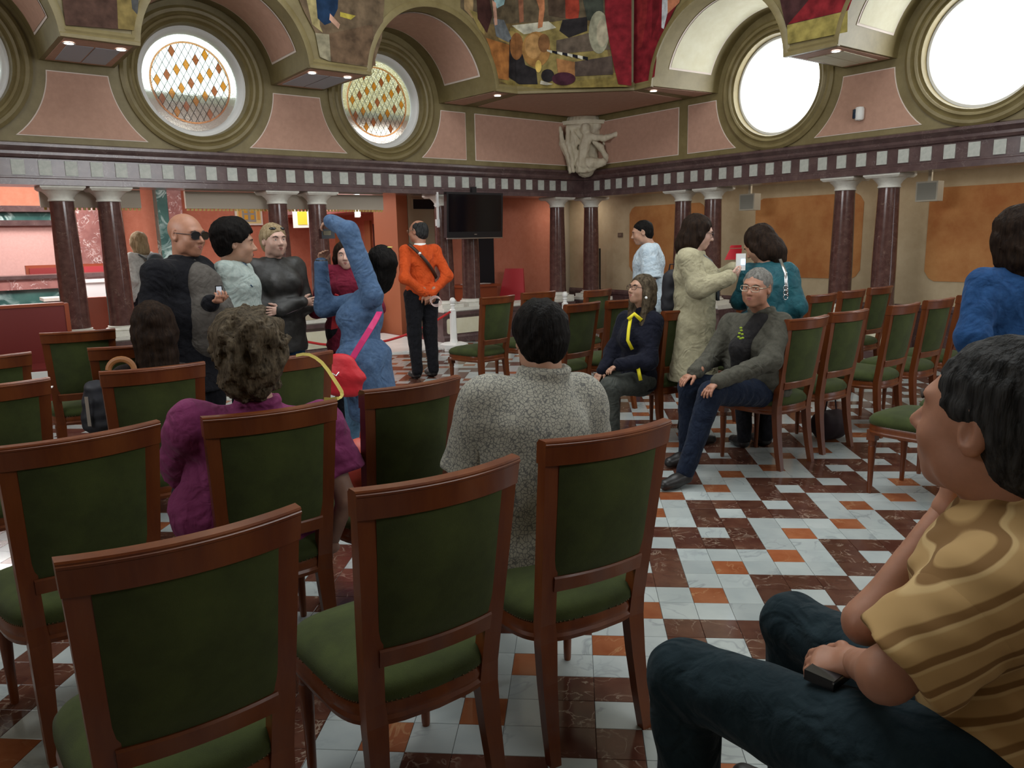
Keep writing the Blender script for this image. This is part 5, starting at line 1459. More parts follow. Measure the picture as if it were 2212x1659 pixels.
K_greyjacket = cloth('grey_canvas', (.062, .060, .047), (.09, .086, .068)); K_darknavy = cloth('dark_navy_fleece', (.006, .007, .014), (.011, .012, .022)); K_greytr = cloth('grey_green_trouser', (.045, .05, .045), (.07, .075, .065))
K_purple = cloth('purple_cotton', (.17, .028, .095), (.21, .040, .12), 8); K_darkbrown = cloth('dark_brown_knit', (.014, .009, .008), (.022, .014, .013)); K_bluejkt = cloth('blue_denim_jacket', (.012, .045, .13), (.02, .07, .19))
K_fgjean = cloth('dark_indigo_jean', (.008, .018, .024), (.016, .031, .039), 14, .85, (260, .3)); K_navyjean = cloth('navy_jean', (.009, .014, .030), (.015, .023, .043))
M_yellow = mat('bright_yellow_trim', (.72, .62, .01), .6); M_silver = mat('silver_metal', (.7, .7, .72), .25, 1); M_phone = mat('black_phone_case', (.01, .01, .012), .2)
def pattern_mat(name, a, b, scale):
    mt = bpy.data.materials.new(name); mt.use_nodes = True; nt = mt.node_tree; bs = nt.nodes['Principled BSDF']; N = nt.nodes.new; L = nt.links.new
    g = N('ShaderNodeTexCoord'); v = N('ShaderNodeTexVoronoi'); v.feature = 'DISTANCE_TO_EDGE'; v.inputs['Scale'].default_value = scale
    n = N('ShaderNodeTexNoise'); n.inputs['Scale'].default_value = scale*.4; L(g.outputs['Object'], n.inputs['Vector'])
    ad = N('ShaderNodeVectorMath'); ad.operation = 'MULTIPLY_ADD'; L(n.outputs['Color'], ad.inputs[0]); ad.inputs[1].default_value = (.03, .03, .03); L(g.outputs['Object'], ad.inputs[2]); L(ad.outputs[0], v.inputs['Vector'])
    r = N('ShaderNodeValToRGB'); r.color_ramp.elements[0].position = .03; r.color_ramp.elements[1].position = .12
    r.color_ramp.elements[0].color = (*b, 1); r.color_ramp.elements[1].color = (*a, 1); L(v.outputs['Distance'], r.inputs['Fac']); L(r.outputs['Color'], bs.inputs['Base Color']); bs.inputs['Roughness'].default_value = .9
    MATS[name] = mt; return mt
K_pattern = pattern_mat('grey_floral_print', (.34, .33, .275), (.12, .12, .115), 78)
def stripe_mat(name, a, b, c, freq, axis):
    mt = bpy.data.materials.new(name); mt.use_nodes = True; nt = mt.node_tree; bs = nt.nodes['Principled BSDF']; N = nt.nodes.new; L = nt.links.new
    g = N('ShaderNodeTexCoord'); d = N('ShaderNodeVectorMath'); d.operation = 'DOT_PRODUCT'; d.inputs[1].default_value = axis
    n = N('ShaderNodeTexNoise'); n.inputs['Scale'].default_value = 5; n.inputs['Detail'].default_value = 1
    L(g.outputs['Object'], d.inputs[0]); L(g.outputs['Object'], n.inputs['Vector'])
    m1 = N('ShaderNodeMath'); m1.operation = 'MULTIPLY_ADD'; L(n.outputs['Fac'], m1.inputs[0]); m1.inputs[1].default_value = .012; L(d.outputs['Value'], m1.inputs[2])
    m2 = N('ShaderNodeMath'); m2.operation = 'MULTIPLY'; L(m1.outputs[0], m2.inputs[0]); m2.inputs[1].default_value = freq
    fr = N('ShaderNodeMath'); fr.operation = 'FRACT'; L(m2.outputs[0], fr.inputs[0])
    r = N('ShaderNodeValToRGB'); cr = r.color_ramp; cr.elements[0].position = 0; cr.elements[0].color = (*a, 1); cr.elements[1].position = 1; cr.elements[1].color = (*a, 1)
    for p, col in ((.40, a), (.46, b), (.54, b), (.58, c), (.80, c), (.86, a)):
        e = cr.elements.new(p); e.color = (*col, 1)
    L(fr.outputs[0], r.inputs['Fac']); L(r.outputs['Color'], bs.inputs['Base Color']); bs.inputs['Roughness'].default_value = .9
    MATS[name] = mt; return mt
rad = math.radians
def stand_at(px, py, d, hd, H=None):
    p = at(px, py, d); H = H or p.z/1.575*1.70
    f = Vector((math.cos(rad(hd)), math.sin(rad(hd)), 0)); loc = Vector((p.x, p.y, 0))-f*.02
    J, f, r, k = stand(loc, rad(hd), H); J['hed'] = p
    return J, f, r, k, loc
def strip(name, pts, wv, thick, m_, parent=None, loc=None):
    """flat strap through pts; wv: half width vector"""
    q = MB(); q.tube(pts, 1.0, 8, flat=(wv, thick)); return q
def strap(pts, w_, t_, nrm):
    """ribbon of half width w_ and half thickness t_ lying on a surface whose outward normals are nrm"""
    pts = [Vector(p) for p in pts]; n = len(pts); vs = []
    for i, p in enumerate(pts):
        T_ = (pts[min(i+1, n-1)]-pts[max(i-1, 0)]).normalized(); N_ = Vector(nrm[i] if isinstance(nrm, list) else nrm).normalized(); N_ = (N_-T_*N_.dot(T_)).normalized(); B_ = T_.cross(N_)
        vs += [p+B_*w_+N_*t_, p-B_*w_+N_*t_, p-B_*w_-N_*t_, p+B_*w_-N_*t_]
    return MB().add(vs, [(i*4+k, i*4+(k+1) % 4, (i+1)*4+(k+1) % 4, (i+1)*4+k) for i in range(n-1) for k in range(4)]+[(0, 1, 2, 3), tuple((n-1)*4+k for k in range(4))])
CAMV = Vector((0, 0, CAM_H))
def toward(p): return (CAMV-Vector(p)).normalized()
def pinned(root, name, q, m_, smooth=True, **k):
    o = q.build(name, m_, root, smooth=smooth); o.location = -root.location
    for a_, v in k.items(): o[a_] = v
    return o

# ---- 1 bald man in a dark coat
J, f, r, k, loc = stand_at(402, 508, 5.1, -14)
J['wrL'] = at(456, 654, 4.95); J['elL'] = at(428, 706, 5.22); J['wrR'] = at(338, 790, 4.88); J['elR'] = at(322, 690, 4.86); J['shR'] = at(340, 592, 4.90); J['shL'] = at(425, 585, 5.25)
root, A, M = person('bald man in dark coat and sunglasses holding a small phone', J, f, r, k*1.0, loc, SK_TAN, None, None, top=dict(mat=K_navyblack, infl=.030, hem=.32, flare=.03, collar=.020, name='coat', slr=1.12), bottom=dict(mat=K_blacktr), glasses='sun', W_=1.28, belly=.12,
    headR=rotm(rad(-18), rad(-4)), hands={'L': (Vector((.9, -.3, .2)), Vector((0, .2, 1)), 1.15)}, seed=11, hk=1.17)
fs_ = np.array(f)*.95+np.array(toward(A['che']))*.42; s = Solid(.009); s.limb(A['nek']+fs_*.06-np.array((0, 0, .05)), A['che']+fs_*.105, .06, .120, .05); s.limb(A['che']+fs_*.105, A['wai']+fs_*.145, .120, .152, .05); s.limb(A['wai']+fs_*.145, A['pel']+fs_*.12, .152, .145, .05)
s.build('grey_shirt', K_greyshirt, root, noise=(.003, 30, (1, 1, 1), 3), M=M)
ph = MB().box((-.022, -.011, -.05), (.022, .011, .05)); t = ph.build('body', M_phone); 
tt = thing('compact_phone', 'small dark phone with bright edge held by the bald man', 'phone', at(474, 634, 4.93), .4); t.parent = tt
MB().box((-.016, -.0135, -.02), (.016, -.011, .045)).build('screen', mat('pale_phone_screen', (.6, .65, .7), .1, emit=((.6, .7, .9), .15)), tt)

# ---- 2 young man in bleached denim jacket
J, f, r, k, loc = stand_at(508, 526, 5.45, 8)
root, A, M = person('young man with round black hair in a bleached denim jacket', J, f, r, k, loc, SK_MID, H_BLACK, 'afro', top=dict(mat=K_ltdenim, infl=.026, hem=.10, collar=.024, name='denim_jacket', slr=1.08), bottom=dict(mat=K_jean), headR=rotm(rad(24), rad(-3)), W_=1.22, seed=12, hk=1.22, hscale=1.10)
s = Solid(.009); s.limb(A['nek']+np.array(f)*.055-np.array((0, 0, .05)), A['pel']+np.array(f)*.075-np.array((0, 0, .1)), .055, .092, .04); s.limb(A['nek']+np.array(f)*.05, A['nek']+np.array(f)*.06-np.array((0, 0, .1)), .05, .06, .03)
s.build('checked_shirt', pattern_mat('blue_check_cotton', (.12, .19, .26), (.035, .06, .11), 40), root, M=M)
q = MB(); fr = Vector(f); c_ = Vector(A['che'])+fr*.145+Vector(r)*.085
q.tube([c_+Vector(r)*.06+Vector((0, 0, .02)), c_+Vector((0, 0, -.005)), c_-Vector(r)*.05+Vector((0, 0, .02))], .004, 6); pinned(root, 'pocket_flap', q, K_jean)

# ---- 3 woman in a black leather jacket, arms crossed
J, f, r, k, loc = stand_at(592, 520, 5.9, -40)
fv, rv_ = Vector(f), Vector(r)
ch = Vector(J['che'])
J['elR'] = ch+rv_*.22+fv*.06-Vector((0, 0, .20)); J['elL'] = ch-rv_*.22+fv*.06-Vector((0, 0, .20)); J['wrR'] = ch-rv_*.10+fv*.20-Vector((0, 0, .16)); J['wrL'] = ch+rv_*.08+fv*.18-Vector((0, 0, .21))
root, A, M = person('grey haired woman in black leather jacket with crossed arms', J, f, r, k, loc, SK_PALE, H_BLOND, 'short', female=True, top=dict(mat=K_leather, infl=.024, hem=.17, collar=.02, name='leather_jacket'), bottom=dict(mat=K_jean), headR=rotm(rad(-42), rad(2)), seed=13, hscale=1.05, hk=1.06, W_=1.12,
    hands={'R': (-rv_+fv*.2, -fv, .3), 'L': (rv_+fv*.1, -fv, .3)})
q = strap([A['wrR']+np.array((0, 0, -.03)), A['wrL']+np.array(f)*.02+np.array((0, 0, -.03))], .012, .004, f); pinned(root, 'pale_cuff', q, mat('lilac_cuff', (.45, .36, .42), .8))
q = MB(); c = Vector(A['hed'])
for sx in (-1, 1): q.ball(c+Vector((0, 0, .088))+rv_*sx*.035+fv*.055, (.03, .02, .014), 10, 6)
pinned(root, 'sunglasses_on_head', q, M_sunlens)

# ---- 4 woman in blue denim photographing
J, f, r, k, loc = stand_at(818, 568, 5.55, 168, 1.66)
D4 = 5.55
J['nek'] = at(800, 625, D4); J['che'] = at(783, 680, D4); J['wai'] = at(778, 750, D4); J['pel'] = at(788, 800, D4+.02)
J['shL'] = at(805, 640, D4-.17); J['elL'] = at(742, 490, D4-.25); J['wrL'] = at(708, 495, D4-.12)
J['shR'] = at(760, 655, D4+.15); J['elR'] = at(700, 665, D4+.10); J['wrR'] = at(694, 570, D4+.02)
J['elL'] = at(752, 500, D4-.22); J['wrL'] = at(714, 478, D4-.10)
J['hiL'] = at(800, 812, D4+.0); J['hiR'] = at(780, 812, D4+.1); gl = at(790, 900, D4)
for sd, px_, dd in (('L', 792, -.06), ('R', 762, .30)):
    g_ = at(px_, 812, D4+dd); J['kn'+sd] = Vector((g_.x, g_.y, .47)); J['an'+sd] = Vector((g_.x, g_.y, .085))
root, A, M = person('woman in blue denim shirt leaning back and raising a camera', J, f, r, k, loc, SK_MID, H_BLACK, 'bob', female=True, top=dict(mat=K_bluedenim, infl=.024, hem=.0, name='denim_shirt', slr=1.15), bottom=dict(mat=K_paleblue, ankle=.06, infl=.02), headR=rotm(rad(150), rad(28)), seed=14, W_=1.02, hk=1.1,
    hands={'L': (Vector((-.8, .2, -.25)), Vector((0, .3, -1)), .8), 'R': (Vector((.1, 0, 1)), Vector((.6, -.5, 0)), .8)})
s = Solid(.011); s.limb(A['pel']+np.array((0, 0, .08)), np.array(at(806, 880, D4+.02)), .185, .165, .05, side=np.array(r), fa=1.35, fb=1.2); s.cut(np.array(at(800, 905, D4)), (0, 0, -1))
s.build('shirt_tail', K_bluedenim, root, noise=(.008, 18, (1.6, 1.6, .3), 4), M=M)
q = MB(); 
for sd in 'R': q.tube([A['wr'+sd]-(A['wr'+sd]-A['el'+sd])*.45, A['wr'+sd]+(A['wr'+sd]-A['el'+sd])*.10], .045, 12)
pinned(root, 'black_wrist_band', q, M_shoe)
q = MB(); hc = Vector(A['hed'])+Vector((.075, -.02, .11)); q.box(tuple(hc-Vector((.035, .012, .004))), tuple(hc+Vector((.035, .012, .004)))); q.box(tuple(hc-Vector((.006, .02, .03))), tuple(hc+Vector((.006, .0, .0)))); pinned(root, 'gold_hair_clip', q, mat('gold_clip', (.7, .6, .15), .3, .6))
t = thing('black_camera', 'black compact camera with gold detail held up by the woman in denim', 'camera', at(706, 505, D4-.02), .9)
MB().box((-.055, -.018, -.035), (.055, .018, .035)).lathe([(.024, .018), (.024, .04), (.018, .045), (0, .045)], 16, (0, 0, 0), (Vector((1, 0, 0)), Vector((0, 0, 1)), Vector((0, 1, 0)))).build('body', M_phone, t)
MB().box((-.04, -.021, -.01), (.02, -.018, .02)).build('screen', mat('dim_screen', (.25, .2, .08), .2), t)
# red shoulder bag
t = thing('red_shoulder_bag', 'bright red slouchy bag on a pink strap at the hip of the woman in denim', 'bag', at(740, 808, 5.22), rad(-8))
s = Solid(.010); s.chain([(-.02, 0, -.11), (-.01, 0, .0), (.0, 0, .10)], [.05, .055, .04], .04, side=(1, 0, 0), fa=2.9, fb=2.3)
s.build('bag_body', mat('red_bag_fabric', (.52, .012, .022), .6, bump=(60, .2)), t, noise=(.004, 25, (1, 1, 1), 2))
P0 = at(740, 808, 5.22); iv = Matrix.Rotation(-rad(-8), 4, 'Z')
q = strap([iv@(p-P0) for p in (at(752, 790, 5.20), at(768, 762, 5.20), at(784, 736, 5.20), at(800, 710, 5.22), at(812, 690, 5.26), at(820, 674, 5.32))], .021, .004, (0, -1, 0)); q.build('strap', mat('magenta_strap', (.50, .01, .12), .6), t)
MB().tube([(-.03, -.09, .02), (.0, -.095, .005), (.02, -.09, .03)], .005, 6).build('buckle', M_silver, t)

# ---- 5 woman in crimson top behind her
J, f, r, k, loc = stand_at(748, 552, 6.2, -62, 1.66)
J['elR'] = Vector(J['che'])+Vector(r)*.26-Vector((0, 0, .2)); J['wrR'] = Vector(J['wai'])+Vector(f)*.17+Vector(r)*.06
J['elL'] = Vector(J['che'])-Vector(r)*.24-Vector((0, 0, .2)); J['wrL'] = Vector(J['wai'])+Vector(f)*.16-Vector(r)*.06
root, A, M = person('brown haired woman in a crimson top behind the raised arms', J, f, r, k, loc, SK_PALE, H_BROWN, 'bob', female=True, top=dict(mat=K_crimson, infl=.022, hem=.18, name='crimson_top'), bottom=dict(mat=K_blacktr), headR=rotm(rad(-80), 0), seed=15, W_=1.05,
    hands={'R': (Vector((-.6, -.6, 0)), Vector((0, 1, 0)), .5), 'L': (Vector((.6, -.4, 0)), Vector((0, 1, 0)), .5)})
q = MB(); c = Vector(A['nek'])+Vector(f)*.10-Vector((0, 0, .05)); fr, rr = Vector(f), Vector(r)
q.add([c+rr*.075+Vector((0, 0, .05)), c-rr*.075+Vector((0, 0, .05)), c+fr*.035-Vector((0, 0, .11)), c+fr*.03], [(0, 3, 2), (3, 1, 2), (0, 1, 3)]); 
s = Solid(.008); s.limb(A['nek']-np.array((0, 0, .0)), A['nek']+np.array(f)*.075-np.array((0, 0, .11)), .062, .028, .02, side=np.array(r), fa=1.3); s.build('bare_neckline', SK_PALE, root, M=M)
t = thing('red_hanging_pouch', 'narrow bright red pouch hanging before the crimson topped woman', 'bag', at(722, 675, 5.8)); 
MB().prism([(-.03, -.13), (.015, -.12), (.04, .13), (.015, .14)], lambda x, z: (x, -.012, z), lambda x, z: (x, .012, z)).build('pouch', MATS['red_bag_fabric'], t)

# ---- 6 man in orange sweater
J, f, r, k, loc = stand_at(903, 500, 8.75, 128)
fr, rr = Vector(f), Vector(r)
p_ = Vector(J['pel']); J['wrR'] = p_-fr*.17+rr*.06; J['wrL'] = p_-fr*.17-rr*.04; J['elR'] = Vector(J['elR'])-fr*.10+rr*.03; J['elL'] = Vector(J['elL'])-fr*.10-rr*.03
root, A, M = person('balding man in orange sweater standing with hands clasped behind him', J, f, r, k, loc, SK_TAN, H_SALT, 'receding', top=dict(mat=K_orange, infl=.020, hem=.05, name='sweater'), bottom=dict(mat=K_blacktr, infl=.018), headR=rotm(rad(158), 0), seed=16, glasses='wire', W_=.96,
    hands={'R': (Vector((0, 0, -1))-rr*.4, fr, .6), 'L': (Vector((0, 0, -1))+rr*.4, fr, .6)}, res=.012)
q = MB(); c = Vector(A['nek']); q.lathe([(.066, -.02), (.070, .0), (.066, .035), (.058, .035), (.06, -.02)], 24, tuple(c), caps=False); pinned(root, 'white_collar', q, M_white)
pts = []; nn = []
for i in range(15):
    t_ = i/14; a0 = Vector(A['shL'])+Vector((0, 0, .08)); a1 = Vector(A['wai'])+rr*.17; c = a0.lerp(a1, t_); bulge = -fr*(.03+.135*math.sin(PI*min(1, .15+t_*.75))); pts.append(c+bulge); nn.append(-fr)
pinned(root, 'brown_shoulder_strap', strap(pts, .018, .004, nn), mat('dark_brown_leather', (.035, .015, .008), .5)); 
q = MB(); q.box(tuple(pts[4]-fr*.01-Vector((.02, .02, .02))), tuple(pts[4]-fr*.01+Vector((.02, .02, .02)))); pinned(root, 'strap_buckle', q, M_silver)
t = thing('coiled_lanyard', 'pale coiled lanyard in the hands of the man in orange', 'lanyard', Vector(A['wrR'])-fr*.05-Vector((0, 0, .08)))
q = MB()
for i in range(3): q.tube([(.06*math.cos(u)+.01*i, -.02*i, .05*math.sin(u)-.01*i) for u in [2*PI*j/16 for j in range(17)]], .004, 5)
q.build('loops', mat('pale_pink_cord', (.6, .45, .42), .7), t)

# ---- 7 blonde woman with backpack in the chamber
J, f, r, k, loc = stand_at(297, 522, 10.3, 172)
root, A, M = person('blonde woman in pale blouse with dark backpack, left of the bald man', J, f, r, k, loc, SK_PALE, H_BLOND, 'bob', female=True, top=dict(mat=cloth('pale_grey_blouse', (.36, .35, .33), (.44, .43, .40)), infl=.02, hem=.1, name='blouse'), bottom=dict(mat=K_blacktr), seed=17, res=.013)
t = thing('dark_backpack', 'dark backpack on the blonde woman left of the bald man', 'backpack', Vector(A['che'])-Vector(f)*.22+Vector((0, 0, -.05)), math.atan2(f.y, f.x)-PI/2)
Solid(.012).chain([(0, 0, -.16), (0, 0, .14)], [.09, .08], .03, side=(1, 0, 0), fa=1.6).build('pack', mat('dark_teal_nylon', (.02, .03, .035), .7), t)
for sx in (-1, 1): MB().tube([(sx*.09, .06, .14), (sx*.10, .16, .20), (sx*.11, .30, .12), (sx*.12, .32, -.02), (sx*.13, .22, -.16)], .018, 8, flat=(1, .4)).build('shoulder_strap', MATS['dark_teal_nylon'], t)

# ---- 8 man in white shirt walking left
J, f, r, k, loc = stand_at(1398, 500, 8.0, 172)
J['knL'] = Vector(J['knL'])+Vector(f)*.16; J['anL'] = Vector(J['anL'])+Vector(f)*.10; J['knR'] = Vector(J['knR']); J['anR'] = Vector(J['anR'])-Vector(f)*.28+Vector((0, 0, .06))
J['hed'] = at(1398, 500, 8.0)+Vector((-.05, 0, -.01)); J['wrL'] = Vector(J['wrL'])+Vector(f)*.12; 
root, A, M = person('dark haired man in loose white shirt walking left before the orange panel', J, f, r, k, loc, SK_MID, H_BLACK, 'short', top=dict(mat=K_white, infl=.04, hem=.14, name='shirt', sleeve='short', sll=.95, slr=1.15), bottom=dict(mat=K_jean), headR=rotm(rad(178), rad(-12)), seed=18, res=.012, W_=1.1,
    hands={'L': (Vector((-.3, 0, -1)), Vector((1, 0, 0)), .5)})

# ---- 9 woman in beige coat
J, f, r, k, loc = stand_at(1508, 502, 5.7, 8)
J['elR'] = at(1508, 622, 5.52); J['wrR'] = at(1575, 600, 5.45); J['elL'] = at(1540, 610, 5.9); J['wrL'] = at(1583, 582, 5.72)
J['shR'] = at(1487, 560, 5.55)
root, A, M = person('woman in long beige coat with dark bob and glasses using a phone', J, f, r, k, loc, SK_PALE, H_BROWN, 'bob', female=True, top=dict(mat=K_beige, infl=.030, hem=.42, flare=.03, collar=.02, name='coat', slr=1.18), bottom=dict(mat=K_blacktr), headR=rotm(rad(2), rad(-14)), seed=19, glasses='dark', W_=1.06, hk=1.02,
    hands={'R': (Vector((1, .1, .35)), Vector((0, .6, .8)), .9), 'L': (Vector((1, -.2, .3)), Vector((0, -.6, .8)), .9)})
q = strap([Vector(A['nek'])+Vector(r)*.06, Vector(A['nek'])+Vector(f)*.11+Vector(r)*.06-Vector((0, 0, .05)), Vector(A['che'])+Vector(f)*.15+Vector(r)*.05, Vector(A['wai'])+Vector(f)*.16+Vector(r)*.04], .03, .01, [r, f, f, f]); pinned(root, 'grey_scarf', q, cloth('slate_scarf', (.13, .15, .17), (.18, .2, .22)))
t = thing('lit_smartphone', 'smartphone with glowing blue screen held by the woman in beige', 'phone', at(1600, 566, 5.5), .3)
MB().box((-.035, -.006, -.06), (.035, .006, .06)).build('body', M_white, t)
MB().box((.0, -.009, -.02), (.032, -.006, .02)).build('screen', mat('blue_white_screen', (.6, .8, 1), .3, emit=((.35, .6, 1), 2.5)), t)
t = thing('red_booklet', 'bright red booklet held open beside the glowing phone', 'booklet', at(1584, 552, 5.7), .2)
MB().prism([(-.065, -.03), (.055, -.03), (.065, .05), (-.025, .05)], lambda x, z: (x, -.004, z), lambda x, z: (x, .004, z)).build('cover', mat('red_card', (.62, .02, .035), .5), t)
MB().prism([(-.03, .055), (.06, .055), (.06, .075), (-.02, .075)], lambda x, z: (x, -.004, z), lambda x, z: (x, .004, z)).build('page_edge', MATS['red_card'], t)

# ---- 10 woman in teal leather jacket, seen from behind
J, f, r, k, loc = stand_at(1640, 530, 5.55, 112, 1.62)
J['hed'] = at(1640, 527, 5.6); J['nek'] = at(1655, 570, 5.55); J['che'] = at(1665, 630, 5.5); J['wai'] = at(1668, 700, 5.5)
J['shR'] = at(1700, 592, 5.45); J['elR'] = at(1722, 665, 5.40); J['wrR'] = at(1700, 700, 5.6); J['shL'] = at(1622, 592, 5.68); J['elL'] = at(1600, 650, 5.75); J['wrL'] = at(1615, 640, 5.9)
root, A, M = person('woman in teal leather jacket with bowed head, seen from behind', J, f, r, k, loc, SK_MID, H_BROWN, 'bob', female=True, top=dict(mat=K_teal, infl=.028, hem=.06, name='leather_jacket', slr=1.1), bottom=dict(mat=K_blacktr), headR=rotm(rad(140), rad(-35)), seed=20, W_=1.1, hk=1.12)
q = strap([at(1685, 560, 5.36), at(1697, 590, 5.28), at(1700, 640, 5.25)], .010, .003, (0, -1, 0)); pinned(root, 'pale_bag_strap', q, M_silver)
q = MB()
for py in (622, 632, 642): 
    c = at(1697, py, 5.22); q.tube([c+Vector((.014*math.cos(u), 0, .018*math.sin(u))) for u in [2*PI*j/10 for j in range(11)]], .003, 5)
pinned(root, 'chain_links', q, M_silver)

# ---- 11 grey haired man in grey jacket, seated
hdg = 195
cx_, cy_ = 1.29, 5.40
J, f, r, k = sit((cx_, cy_, 0), rad(hdg), 1.72, .06)
J['hed'] = at(1634, 622, 5.0); J['nek'] = at(1645, 672, 5.12); J['che'] = at(1630, 735, 5.2); J['wai'] = at(1640, 795, 5.3); J['pel'] = at(1652, 838, 5.38)
J['shL'] = at(1685, 700, 5.05); J['shR'] = at(1580, 700, 5.33); J['elL'] = at(1665, 780, 4.95); J['wrL'] = at(1552, 824, 4.78); J['elR'] = at(1540, 770, 5.35); J['wrR'] = at(1500, 805, 5.10)
J['hiL'] = at(1655, 845, 5.28); J['hiR'] = at(1640, 840, 5.48); J['knL'] = at(1535, 850, 4.85); J['knR'] = at(1490, 835, 5.15)
J['anL'] = at(1482, 985, 4.88); J['anL'].z = .10; J['anR'] = at(1485, 940, 5.35); J['anR'].z = .10
J['toL'] = J['anL']+Vector((-.14, -.10, -.06)); J['toR'] = J['anR']+Vector((-.13, -.09, -.06))
root, A, M = person('seated grey haired man in grey jacket with hands on his knees', J, f, r, k, Vector((cx_, cy_, 0)), SK_TAN, H_GREY, 'short', top=dict(mat=K_greyjacket, infl=.024, hem=.02, collar=.02, name='jacket', slr=1.1), bottom=dict(mat=K_navyjean, infl=.014), headR=rotm(rad(236), rad(0), rad(4)), seed=21, glasses='wire', W_=1.08, belly=.1, hk=1.06,
    hands={'L': (Vector((-.7, -.35, -.45)), Vector((-.2, -.1, -1)), .45), 'R': (Vector((-.75, -.35, -.35)), Vector((-.1, 0, -1)), .45)}, res=.010)
s = Solid(.009); fa_ = np.array(toward(A['che'])); s.limb(A['nek']+fa_*.045-np.array((0, 0, .05)), A['che']+fa_*.115-np.array((.09, 0, .05)), .058, .068, .04); s.limb(A['che']+fa_*.115-np.array((.09, 0, .05)), A['wai']+fa_*.125-np.array((.11, 0, 0)), .068, .078, .04)
s.build('dark_tee', cloth('charcoal_tee', (.018, .017, .018), (.028, .026, .026)), root, M=M)
q = MB(); c = at(1600, 720, 4.98)
for dx, dz in ((0, .035), (.004, .018), (-.008, 0), (.01, -.006), (-.012, -.024), (.0, -.034), (.014, -.03)): q.ball(c+Vector((dx, 0, dz)), (.010, .004, .007), 8, 5)
pinned(root, 'green_print', q, mat('acid_green_print', (.30, .42, .02), .7))

# ---- 12 woman in navy fleece with yellow zip, seated
J, f, r, k = sit((.50, 6.02, 0), rad(187), 1.62, .0)
J['hed'] = at(1385, 626, 5.75); J['nek'] = at(1393, 672, 5.82); J['che'] = at(1380, 725, 5.85); J['wai'] = at(1378, 780, 5.9); J['pel'] = at(1380, 815, 5.95)
J['shL'] = at(1412, 695, 5.72); J['shR'] = at(1352, 692, 5.98); J['elL'] = at(1400, 780, 5.68); J['wrL'] = at(1338, 788, 5.60); J['elR'] = at(1325, 762, 6.0); J['wrR'] = at(1302, 800, 5.9)
J['hiL'] = at(1385, 825, 5.86); J['hiR'] = at(1370, 820, 6.05); J['knL'] = at(1318, 836, 5.62); J['knR'] = at(1295, 828, 5.95)
J['anL'] = at(1322, 925, 5.7); J['anL'].z = .09; J['anR'] = at(1300, 912, 6.0); J['anR'].z = .09
root, A, M = person('seated woman with long hair and glasses in navy fleece with yellow zip', J, f, r, k, Vector((.50, 6.02, 0)), SK_MID, H_GREYBROWN, 'long', female=True, top=dict(mat=K_darknavy, infl=.026, hem=.05, collar=.022, name='fleece_jacket', slr=1.12), bottom=dict(mat=K_greytr, infl=.014), headR=rotm(rad(215), rad(12)), seed=22, glasses='dark', hscale=1.1,
    hands={'L': (Vector((-.8, -.2, -.3)), Vector((0, 0, -1)), .5), 'R': (Vector((-.6, -.5, -.6)), Vector((-.3, 0, -1)), .5)}, res=.010)
fl_ = toward(A['che'])
q = strap([at(1362, 688, 5.70), at(1358, 712, 5.66), at(1356, 735, 5.65), at(1366, 755, 5.66)], .012, .004, fl_); q2 = strap([at(1357, 690, 5.69), at(1370, 678, 5.70), at(1386, 692, 5.68)], .014, .006, fl_)
q.add(q2.v, q2.f); pinned(root, 'yellow_zip', q, M_yellow)
pinned(root, 'yellow_hem_stripe', strap([at(1378, 794, 5.62), at(1384, 822, 5.62)], .013, .004, fl_), M_yellow)
q = MB(); q.ball(at(1396, 643, 5.66), .012, 8, 6); pinned(root, 'pearl_earring', q, M_white)

# ---- 13 woman in purple seen from behind
D = 2.72; DF = math.radians(127)
J, f, r, k = sit((-1.20, 2.70, 0), DF, 1.68, 0)
J['hed'] = at(535, 762, 2.72); J['nek'] = at(556, 872, 2.76); J['che'] = at(562, 985, 2.84); J['wai'] = at(545, 1090, 2.90); J['pel'] = at(560, 1180, 2.94)
J['shL'] = at(420, 925, 2.72); J['shR'] = at(688, 925, 2.92); J['elL'] = at(408, 1050, 2.98); J['wrL'] = at(500, 1120, 3.2); J['elR'] = at(748, 1075, 2.95); J['wrR'] = at(712, 1185, 3.10)
for sd, dx in (('R', .13), ('L', -.13)):
    b_ = Vector(J['pel'])+Vector(r)*dx; J['hi'+sd] = b_; kn = b_+Vector(f)*.44; kn.z = .55; J['kn'+sd] = kn; J['an'+sd] = Vector((kn.x, kn.y, .09))
root, A, M = person('woman with curly greying hair in purple T-shirt, seen from behind', J, f, r, k, Vector((-1.20, 2.70, 0)), SK_PALE, H_GREYBROWN, 'curly', female=False, top=dict(mat=K_purple, infl=.024, hem=.04, name='purple_tshirt', sleeve='short', sll=.66, slr=1.30, noise=(.0055, 17, (1, 1, 1.6), 8), collar=.010), bottom=dict(mat=K_blacktr, infl=.02), headR=rotm(rad(118), rad(-4)), seed=23, W_=1.32, belly=.12, hk=1.05, face=False, res=.010, hscale=1.07,
    hands={'R': (Vector(f)*.8+Vector((0, 0, -.4)), Vector((0, 0, -1)), .5)})

